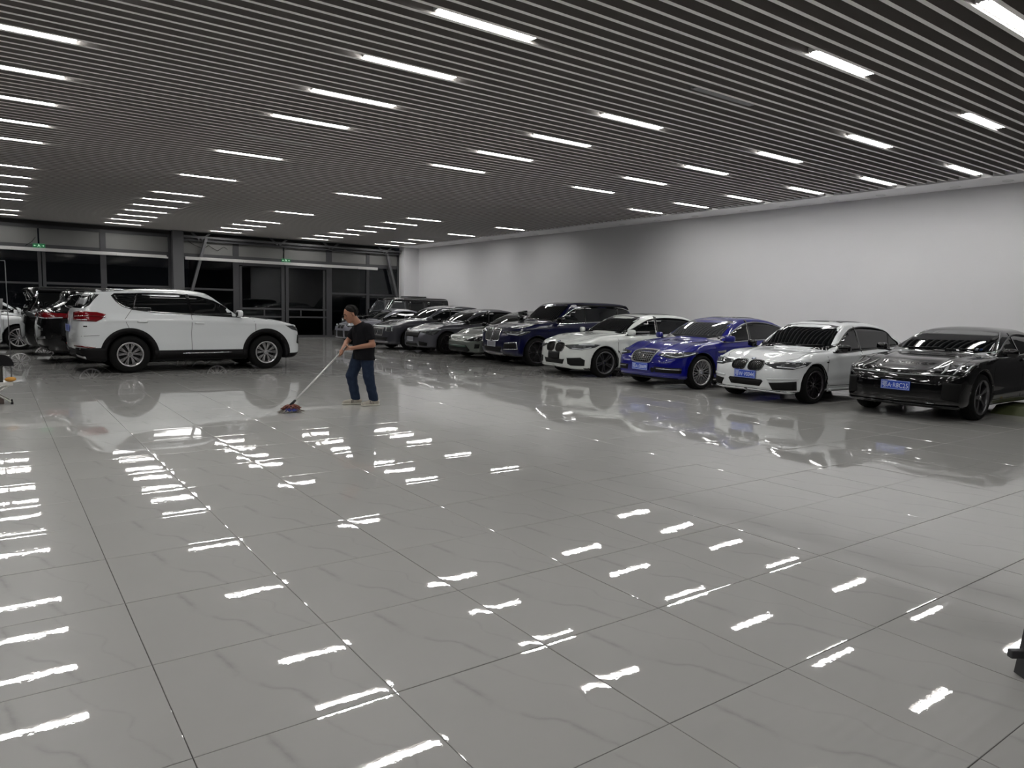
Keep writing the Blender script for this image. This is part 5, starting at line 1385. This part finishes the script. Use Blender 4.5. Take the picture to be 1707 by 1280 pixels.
# ------------------------------------------------------------------ the man with the mop
noisy('skin', (.33, .17, .11), (.27, .13, .085), 12, .55, spec=.3)
noisy('tshirt_black', (.005, .005, .007), (.010, .0095, .011), 30, .9, .1, spec=.1)
noisy('jeans', (.010, .017, .036), (.022, .034, .062), 25, .85, .15, spec=.15)
noisy('hair_black', (.004, .0035, .0035), (.010, .009, .008), 60, .7, .2, spec=.1)
noisy('shoe_cloth', (.42, .39, .33), (.34, .31, .26), 30, .7)
mat('shoe_sole', (.50, .48, .42), .6); mat('shoe_stripe', (.16, .14, .13), .6)
mat('eye_dark', (.01, .008, .008), .2); mat('lips', (.25, .09, .07), .5); mat('logo_grey', (.35, .35, .37), .5)
def cap(X, Y, Z, a, b, ra, rb, sy=1.):
    """tapered capsule distance; sy flattens across y"""
    a = np.array(a, float); b = np.array(b, float); d = b-a; L2 = d@d+1e-12
    px, py, pz = X-a[0], Y-a[1], Z-a[2]
    t = np.clip((px*d[0]+py*d[1]+pz*d[2])/L2, 0, 1)
    qx, qy, qz = px-t*d[0], py-t*d[1], pz-t*d[2]
    return np.sqrt(qx**2+qy**2+qz**2)-(ra+(rb-ra)*t)
def ell(X, Y, Z, c, r):
    k = np.sqrt(((X-c[0])/r[0])**2+((Y-c[1])/r[1])**2+((Z-c[2])/r[2])**2)
    return (k-1)*min(r)
def lerp(a, b, t): return tuple(a[i]+(b[i]-a[i])*t for i in range(3))
def sub3(a, b): return tuple(a[i]-b[i] for i in range(3))
def off3(p, *d): return tuple(p[i]+d[i] for i in range(3))

def build_man(loc, rz, mop_world):
    root = empty('person', loc, rz, 'man in black t-shirt and blue jeans mopping the floor with a long-handled mop', 'person')
    # joints: x forward, y left, z up
    pel = (0, 0, .83); chest = (.0, 0, 1.08); neck = (.070, 0, 1.235); head = (.195, 0, 1.360)
    shL, elL, wrL = (-.010, .185, 1.165), (-.055, .255, .925), (.205, .10, .865)
    shR, elR, wrR = (.045, -.175, 1.145), (.175, -.245, .935), (.315, -.06, .810)
    hpL, knL, anL = (-.015, .095, .80), (-.045, .115, .435), (-.125, .12, .075)
    hpR, knR, anR = (.015, -.090, .80), (.150, -.105, .435), (.085, -.10, .075)
    # handle line in local coordinates
    inv_r = (Matrix.Translation(Vector(loc)) @ Matrix.Rotation(rz, 4, 'Z')).inverted()
    mp = inv_r @ Vector(mop_world); m0 = np.array(mp) + np.array([0, 0, .10])
    gR = np.array((.345, -.030, .785)); gdir = (gR-m0)/np.linalg.norm(gR-m0)
    gL = gR + gdir*.135; top = gR + gdir*.215
    F = {}
    def arms(X, Y, Z):
        f = 1e3
        for sh, el, wr in ((shL, elL, wrL), (shR, elR, wrR)):
            f = smin(f, cap(X, Y, Z, sh, el, .048, .040), .02)
            f = smin(f, cap(X, Y, Z, el, wr, .042, .026), .02)
        return f
    U = Vector(gdir); 
    def hand(side, g, wr, el):
        """palm and five fingers closed round the handle at g"""
        g = Vector(g); wr = Vector(wr); fore = (wr-Vector(el)).normalized()
        # palm sits against the handle on the side the wrist comes from
        w2 = (wr-g); w2 -= U*w2.dot(U); a = w2.normalized(); b = U.cross(a).normalized()*side
        parts = []
        pc = g + a*.026
        ks = []
        for k in range(4):
            s = (.030-.020*k)*1.0; ln = (.92, 1.0, .95, .78)[k]
            base = g + a*.026 - U*(s*-1) + b*.022
            p1 = g + b*.030*ln - a*.004 + U*s; p2 = g - a*.024 + b*.012 + U*s; p3 = g - a*.022 - b*.014 + U*s
            parts += [(base, p1, .0105, .010), (p1, p2, .0098, .009), (p2, p3, .009, .0075)]
            ks.append(base)
        palm = [(wr, ks[0], .024, .015), (wr, ks[1], .024, .015), (wr, ks[2], .024, .015), (wr, ks[3], .022, .013)]
        t0 = wr + (g-wr)*.35 - b*.016; t1 = g - b*.026 + a*.008 + U*.030; t2 = g - a*.012 - b*.022 + U*.048
        parts += [(t0, t1, .014, .0115), (t1, t2, .011, .0085)]
        return palm, parts
    hands = [hand(1, gL, wrL, elL), hand(-1, gR, wrR, elR)]
    def skin(X, Y, Z):
        f = arms(X, Y, Z)
        for palm, fing in hands:
            h = 1e3
            for a, b, ra, rb in palm: h = smin(h, cap(X, Y, Z, a, b, ra, rb), .012)
            for a, b, ra, rb in fing: h = smin(h, cap(X, Y, Z, a, b, ra, rb), .004)
            f = smin(f, h, .012)
        # head: skull, face wedge, jaw, nose, ears, neck; tilted down towards the mop
        ct, st = math.cos(.42), math.sin(.42)
        hx, hz = X-head[0], Z-head[2]
        lx = hx*ct - hz*st; lz = hx*st + hz*ct          # head frame (lx forward along the face)
        h = ell(lx, Y, lz, (-.012, 0, .030), (.100, .078, .098))
        h = smin(h, ell(lx, Y, lz, (.030, 0, -.035), (.066, .058, .080)), .03)
        h = smin(h, cap(lx, Y, lz, (.060, 0, -.088), (.066, 0, -.082), .022, .022), .03)      # chin
        h = smin(h, cap(lx, Y, lz, (.088, 0, .015), (.110, 0, -.022), .008, .013), .012)     # nose
        h = smin(h, cap(lx, Y, lz, (.084, -.028, .034), (.084, .028, .034), .010, .010), .02) # brow
        h = smin(h, cap(lx, Y, lz, (.086, -.018, -.055), (.086, .018, -.055), .008, .008), .01)
        for s in (1, -1):
            h = smin(h, cap(lx, Y, lz, (-.004, s*.078, .015), (-.010, s*.080, -.022), .014, .009), .008)
            h = smax(h, -(np.sqrt((lx-.094)**2+(Y-s*.032)**2+(lz-.012)**2)-.014), .01)
        f = smin(f, h, .01)
        f = smin(f, cap(X, Y, Z, off3(neck, -.01, 0, -.04), off3(head, -.045, 0, -.06), .060, .054), .02)
        # trunk and legs under the clothes
        f = smin(f, cap(X, Y, Z, off3(pel, 0, 0, .02), chest, .105, .115), .05)
        f = smin(f, cap(X, Y, Z, off3(chest, .01, .07, .06), off3(chest, .02, -.07, .06), .07, .07), .05)
        for hp, kn, an in ((hpL, knL, anL), (hpR, knR, anR)):
            f = smin(f, cap(X, Y, Z, hp, kn, .080, .052), .04); f = smin(f, cap(X, Y, Z, kn, an, .052, .034), .03)
        for an, d in ((anL, (.17, .02)), (anR, (.17, -.02))):
            f = smin(f, cap(X, Y, Z, off3(an, -.01, 0, -.03), off3(an, d[0]-.02, d[1], -.045), .032, .022), .02)
        return f
    fb = Field(skin, (-.32, -.36, .0), (.62, .38, 1.56), .0085)
    me, V, f = fb.mesh('body'); me.materials.append(MATS['skin']); body = bpy.data.objects.new('body', me); link(body, root)
    # clothes
    def shirt(X, Y, Z):
        f = 1e3
        t = smin(cap(X, Y, Z, (-.002, .045, .90), (-.005, .075, 1.11), .138, .128), cap(X, Y, Z, (-.002, -.045, .90), (.010, -.075, 1.10), .138, .124), .05)
        t = smin(t, cap(X, Y, Z, (-.005, .078, .66), (0, .06, .92), .150, .128), .05); t = smin(t, cap(X, Y, Z, (-.005, -.078, .66), (0, -.06, .92), .150, .128), .05)
        t = smin(t, cap(X, Y, Z, (-.045, 0, 1.06), (-.035, 0, 1.14), .085, .09), .05)     # rounded upper back
        t = smin(t, cap(X, Y, Z, shL, shR, .068, .066), .05)
        t = smin(t, cap(X, Y, Z, off3(neck, -.012, 0, -.07), off3(neck, -.004, 0, -.02), .088, .074), .04)
        for sh, el in ((shL, elL), (shR, elR)):
            e = lerp(sh, el, .72); s = cap(X, Y, Z, sh, e, .070, .070)
            d = np.array(sub3(el, sh)); d = d/np.linalg.norm(d)
            s = smax(s, (X-e[0])*d[0]+(Y-e[1])*d[1]+(Z-e[2])*d[2], .006)
            t = smin(t, s, .025)
        wr = .006*np.sin(26*Z+9*X+14*Y)*np.clip((1.02-Z)*4, 0, 1) + .004*np.sin(40*X-18*Z)
        t = t + wr
        t = smax(t, .690+.02*X-Z, .006)
        return smax(t, Z-(neck[2]+.004-.45*(X-neck[0])), .006)
    fs = Field(shirt, (-.32, -.38, .60), (.36, .40, 1.34), .011)
    me, _, _ = fs.mesh('t_shirt'); me.materials.append(MATS['tshirt_black']); sh_o = bpy.data.objects.new('t_shirt', me); link(sh_o, root)
    bm = NB(); box(bm, (.103, .085, 1.085), (.003, .03, .010), rot=Euler((0, 0, .55))); obj('chest_logo', bm, MATS['logo_grey'], sh_o)
    def trousers(X, Y, Z):
        f = cap(X, Y, Z, (-.005, .045, .80), (-.005, -.045, .80), .122, .122)
        for hp, kn, an in ((hpL, knL, anL), (hpR, knR, anR)):
            l = cap(X, Y, Z, hp, kn, .108, .080); l = smin(l, cap(X, Y, Z, kn, off3(an, 0, 0, .02), .078, .068), .03)
            f = smin(f, l, .015)
        f = f + .0022*np.sin(44*Z+22*X+15*Y) + .0015*np.sin(70*Z-30*X)
        return smax(f, .075-Z, .006)
    ft = Field(trousers, (-.30, -.30, .03), (.34, .32, .98), .011)
    me, _, _ = ft.mesh('trousers'); me.materials.append(MATS['jeans']); link(bpy.data.objects.new('trousers', me), root)
    for an, yd in ((anL, .02), (anR, -.02)):
        def shoe(X, Y, Z):
            x, y, z = X-an[0], Y-an[1]-yd*.5*(X-an[0])/.1, Z
            u = smin(cap(x, y, z, (-.045, 0, .055), (.02, 0, .060), .046, .044), cap(x, y, z, (.02, 0, .048), (.165, 0, .032), .045, .034), .03)
            return smax(smax(u, .022-z, .004), z-.115, .008)
        fsx = Field(shoe, (an[0]-.12, an[1]-.10, .0), (an[0]+.24, an[1]+.10, .15), .009)
        me, _, _ = fsx.mesh('shoe'); me.materials.append(MATS['shoe_cloth']); so = bpy.data.objects.new('shoe', me); link(so, root)
        def sole(X, Y, Z):
            x, y = X-an[0], Y-an[1]-yd*.5*(X-an[0])/.1
            u = smin(cap(x, y, 0*Z, (-.045, 0, 0), (.02, 0, 0), .050, .046), cap(x, y, 0*Z, (.02, 0, 0), (.165, 0, 0), .047, .040), .03)
            return smax(u, np.abs(Z-.014)-.014, .005)
        fso = Field(sole, (an[0]-.12, an[1]-.10, -.02), (an[0]+.24, an[1]+.10, .06), .009)
        me, _, _ = fso.mesh('sole'); me.materials.append(MATS['shoe_sole']); link(bpy.data.objects.new('sole', me), so)
        bm = NB()
        for s in (1, -1):
            for k in range(3): beam(bm, (an[0]+.03+.025*k, an[1]+s*.047+yd*.3, .03), (an[0]+.015+.025*k, an[1]+s*.040+yd*.2, .085), .010, .006)
        obj('shoe_stripes', bm, MATS['shoe_stripe'], so)
    def hair(X, Y, Z):
        ct, st = math.cos(.42), math.sin(.42)
        hx, hz = X-head[0], Z-head[2]; lx = hx*ct-hz*st; lz = hx*st+hz*ct
        h = ell(lx, Y, lz, (-.020, 0, .036), (.106, .086, .102))
        h = h + .003*np.sin(90*lx+70*Y) + .002*np.sin(120*lz)
        cut = np.maximum(.034+.62*np.clip(lx, -.02, 1)-lz, lx-.050)     # hairline over brow and temple
        cut = np.minimum(cut, np.maximum(-.060-lz, lx+.030))
        return smax(h, cut, .008)
    fh = Field(hair, (head[0]-.16, -.12, head[2]-.14), (head[0]+.14, .12, head[2]+.17), .008)
    me, _, _ = fh.mesh('hair'); me.materials.append(MATS['hair_black']); link(bpy.data.objects.new('hair', me), root)
    # eyes and mouth
    ct, st = math.cos(-.42), math.sin(-.42)
    T = Matrix.Translation(Vector(head)) @ Matrix.Rotation(.42, 4, 'Y')
    for s in (1, -1):
        bm = NB(); bmesh.ops.create_uvsphere(bm, u_segments=10, v_segments=8, radius=.0105, matrix=T @ Matrix.Translation((.079, s*.031, .012)))
        o = obj('eye', bm, MATS['eye_dark'], root, smooth=True)
        bm = NB(); p0 = T @ Vector((.096, s*.012, .036)); p1 = T @ Vector((.083, s*.046, .036)); cyl(bm, p0, p1, .006, .005, seg=6); obj('eyebrow', bm, MATS['hair_black'], root)
    bm = NB(); cyl(bm, T @ Vector((.091, -.020, -.055)), T @ Vector((.091, .020, -.055)), .005, seg=8); obj('mouth', bm, MATS['lips'], root)
    # the mop is a thing of its own
    Mw = Matrix.Translation(Vector(loc)) @ Matrix.Rotation(rz, 4, 'Z')
    wp = lambda p: Mw @ Vector(p)
    mop = empty('mop', (mop_world[0], mop_world[1], 0), 0, 'long-handled mop with a red and blue head, held by the man', 'mop')
    b0 = Vector((mop_world[0], mop_world[1], 0))
    bm = NB(); cyl(bm, wp(m0)-b0, wp(top)-b0, .012, seg=12); obj('handle', bm, mat('mop_pole', (.62, .62, .60), .3, .5), mop)
    bm = NB(); cyl(bm, wp(top)-b0, wp(top)-b0+ (wp(top)-wp(m0)).normalized()*.03, .014, seg=12); obj('grip_end', bm, MATS['black_plastic'], mop)
    bm = NB(); d = (wp(m0)-wp(top)).normalized(); cyl(bm, wp(m0)-b0-d*.10, wp(m0)-b0+d*.035, .017, .022, seg=12); obj('ferrule', bm, MATS['black_plastic'], mop)
    bm = NB(); lathe(bm, [(.001, .058), (.06, .060), (.095, .048), (.10, .030), (.095, .020), (.001, .020)], 24, 'z'); obj('disc', bm, mat('mop_blue', (.015, .03, .22), .5), mop)
    rs = random.Random(3)
    for nm, m, n in (('red_strands', mat('mop_red', (.16, .055, .04), .9), 64), ('grey_strands', mat('mop_grey', (.20, .18, .16), .9), 70)):
        bm = NB()
        for k in range(n):
            t = rs.uniform(0, 2*PI); hi = nm[0] == 'r'
            p = [Vector((0.02*math.cos(t), .02*math.sin(t), .095 if hi else .05))]
            r = rs.uniform(.07, .15) if hi else rs.uniform(.10, .20); c = rs.uniform(-.5, .5); zt = rs.uniform(.03, .075) if hi else .012
            for q in (.33, .66, 1.): p.append(Vector((r*q*math.cos(t+c*q), r*q*math.sin(t+c*q)*.8, (.105 if hi else .05)*(1-q**2)+zt*q**2+rs.uniform(-.004, .006))))
            for a, b in zip(p[:-1], p[1:]): cyl(bm, a, b, .007, seg=5)
        obj(nm, bm, m, mop)
    return root
_man = build_man((4.505, 10.02, 0), math.atan2(.10, -.985)+.0, (3.31, 9.76, 0))

# ------------------------------------------------------------------ odds and ends at the left edge
mat('white_metal', (.50, .49, .46), .4); mat('bucket_brown', (.035, .033, .026), .6); mat('sponge', (.42, .20, .03), .8); mat('rag', (.45, .44, .40), .8); mat('box_brown', (.10, .075, .065), .8)
def folding_stand(loc, rz):
    e = empty('folding_stand', loc, rz, 'small white folding stand with crossed legs at the left edge of the picture', 'stand')
    bm = NB(); box(bm, (0, 0, .30), (.42, .34, .02), bev=.004); box(bm, (0, .165, .285), (.42, .012, .04)); box(bm, (0, -.165, .285), (.42, .012, .04)); obj('top', bm, MATS['white_metal'], e)
    for y in (-.15, .15):
        for a, b in (((-.19, .29), (.19, .02)), ((.19, .29), (-.19, .02))):
            bm = NB(); cyl(bm, (a[0], y, a[1]), (b[0], y, b[1]), .010, seg=8); l = obj('leg', bm, MATS['white_metal'], e)
            bm = NB(); cyl(bm, (b[0], y, .0), (b[0]-.0, y, .035), .016, seg=10); obj('rubber_foot', bm, MATS['black_plastic'], l)
    bm = NB(); cyl(bm, (0, -.15, .155), (0, .15, .155), .008, seg=8); cyl(bm, (.17, -.15, .04), (.17, .15, .04), .008, seg=8); cyl(bm, (-.17, -.15, .04), (-.17, .15, .04), .008, seg=8); obj('cross_bar', bm, MATS['white_metal'], e)
    return e
folding_stand((.0, 12.30, 0), 0)
bx = NB()
for c_, d_ in (((0, 0, .006), (.24, .24, .012)), ((.115, 0, .11), (.01, .24, .22)), ((-.115, 0, .11), (.01, .24, .22)), ((0, .115, .11), (.24, .01, .22)), ((0, -.115, .11), (.24, .01, .22))): box(bx, c_, d_)
o = obj('bucket', bx, MATS['bucket_brown'], None, (-.02, 12.30, .31)); tag(o, 'dark brown square bucket standing on the white folding stand', 'bucket')
bm = NB()
for c_, d_ in (((.12, 0, .215), (.014, .254, .016)), ((-.12, 0, .215), (.014, .254, .016)), ((0, .12, .215), (.254, .014, .016)), ((0, -.12, .215), (.254, .014, .016))): box(bm, c_, d_)
obj('rim', bm, MATS['bucket_brown'], o)
o = NB(); bmesh.ops.create_uvsphere(o, u_segments=14, v_segments=8, radius=.06)
for v in o.verts: v.co.x *= 1.1; v.co.z = v.co.z*.55+.034; v.co.x += .01*math.sin(40*v.co.y)
s_ = obj('sponge', o, MATS['sponge'], None, (.185, 12.20, .312), smooth=True); tag(s_, 'orange sponge on the white folding stand beside the bucket', 'sponge')
bm = NB(); box(bm, (0, 0, .05), (.26, .18, .10), bev=.008); o = obj('cloth_bundle', bm, MATS['box_brown'], None, (-.03, 12.30, .0)); 
for v in o.data.vertices: v.co.z *= 1+.2*math.sin(30*v.co.x)
tag(o, 'folded brown rag bundle on the floor under the white stand', 'rag')
# long-handled dustpan standing in the bucket
e = empty('long_dustpan', (.03, 12.30, .325), 0, 'black half-round dustpan on a long thin pole, standing in the brown bucket', 'dustpan')
bm = NB(); V0 = []
for k in range(13):
    t = PI*k/12; V0.append((.145*math.cos(t)+.06, .165*math.sin(t)))
top_ = [bm.verts.new((x, .03, z+.20)) for x, z in V0]; bot_ = [bm.verts.new((x, -.03, z+.20)) for x, z in V0]
bm.faces.new(top_); bm.faces.new(bot_[::-1])
for k in range(13): j = (k+1) % 13; bm.faces.new((top_[k], bot_[k], bot_[j], top_[j]))
obj('pan', bm, MATS['black_plastic'], e)
bm = NB(); cyl(bm, (0, -.035, 0), (.09, -.035, 1.10), .011, seg=10); obj('pole', bm, MATS['satin_silver'], e)
bm = NB(); cyl(bm, (.083, -.035, 1.0), (.094, -.035, 1.14), .020, seg=10); obj('grip', bm, MATS['trim_grey'], e)
# slim frame stand
e = empty('frame_stand', (-.15, 16.6, 0), 0, 'slim upright metal frame stand rising above the white car at left edge', 'stand')
bm = NB(); cyl(bm, (.42, 0, 0), (.40, 0, 2.16), .008, seg=8); obj('upright', bm, MATS['steel_mid'], e)
bm = NB(); cyl(bm, (-.6, 0, 0), (-.58, 0, 2.16), .008, seg=8); obj('upright', bm, MATS['steel_mid'], e)
bm = NB(); cyl(bm, (-.58, 0, 2.16), (.40, 0, 2.16), .008, seg=8); obj('top_bar', bm, MATS['satin_silver'], e)
for x in (.42, -.6):
    bm = NB(); cyl(bm, (x, -.25, .012), (x, .25, .012), .008, seg=8); obj('foot', bm, MATS['steel_mid'], e)

# yellow-green low ramp under the black sedan
mat('ramp_yellow', (.30, .20, .03), .6); mat('ramp_green', (.07, .08, .03), .6)
e = empty('drive_ramp', (13.75, 4.62, 0), .05, 'yellow and olive low ramp on the floor beside the black sedan', 'ramp')
bm = NB(); v = [bm.verts.new(p) for p in ((-.55, -.25, 0), (.55, -.25, 0), (.55, .25, 0), (-.55, .25, 0), (-.25, -.25, .12), (.55, -.25, .12), (.55, .25, .12), (-.25, .25, .12))]
for q in ((0, 1, 5, 4), (1, 2, 6, 5), (2, 3, 7, 6), (3, 0, 4, 7), (4, 5, 6, 7), (3, 2, 1, 0)): bm.faces.new([v[i] for i in q])
obj('wedge', bm, MATS['ramp_green'], e)
for x in (-.05, .30):
    bm = NB(); beam(bm, (x, -.262, .0), (x-.10, -.262, .115), .05, .02, upv=Vector((0, 1, 0))); obj('brace', bm, MATS['ramp_yellow'], e)
bm = NB(); box(bm, (.15, -.27, .012), (.80, .05, .02), bev=.004); obj('base_strip', bm, MATS['ramp_yellow'], e)

# foot of a black display stand cut off by the right edge
e = empty('display_stand', (3.52, 1.05, 0), YAW and -.6, 'black floor stand whose foot shows at the lower right edge', 'stand')
bm = NB(); beam(bm, (-.02, 0, .0), (.12, 0, 1.05), .06, .05); obj('post', bm, MATS['steel_dark'], e)
bm = NB(); box(bm, (-.045, 0, .10), (.10, .03, .035), bev=.005); obj('foot_peg', bm, MATS['steel_dark'], e)
bm = NB(); box(bm, (.30, 0, .03), (.60, .05, .04), bev=.006); obj('base_bar', bm, MATS['steel_dark'], e)
bm = NB(); box(bm, (.38, 0, .88), (.60, .03, .42), bev=.006); obj('panel', bm, MATS['black_plastic'], e)
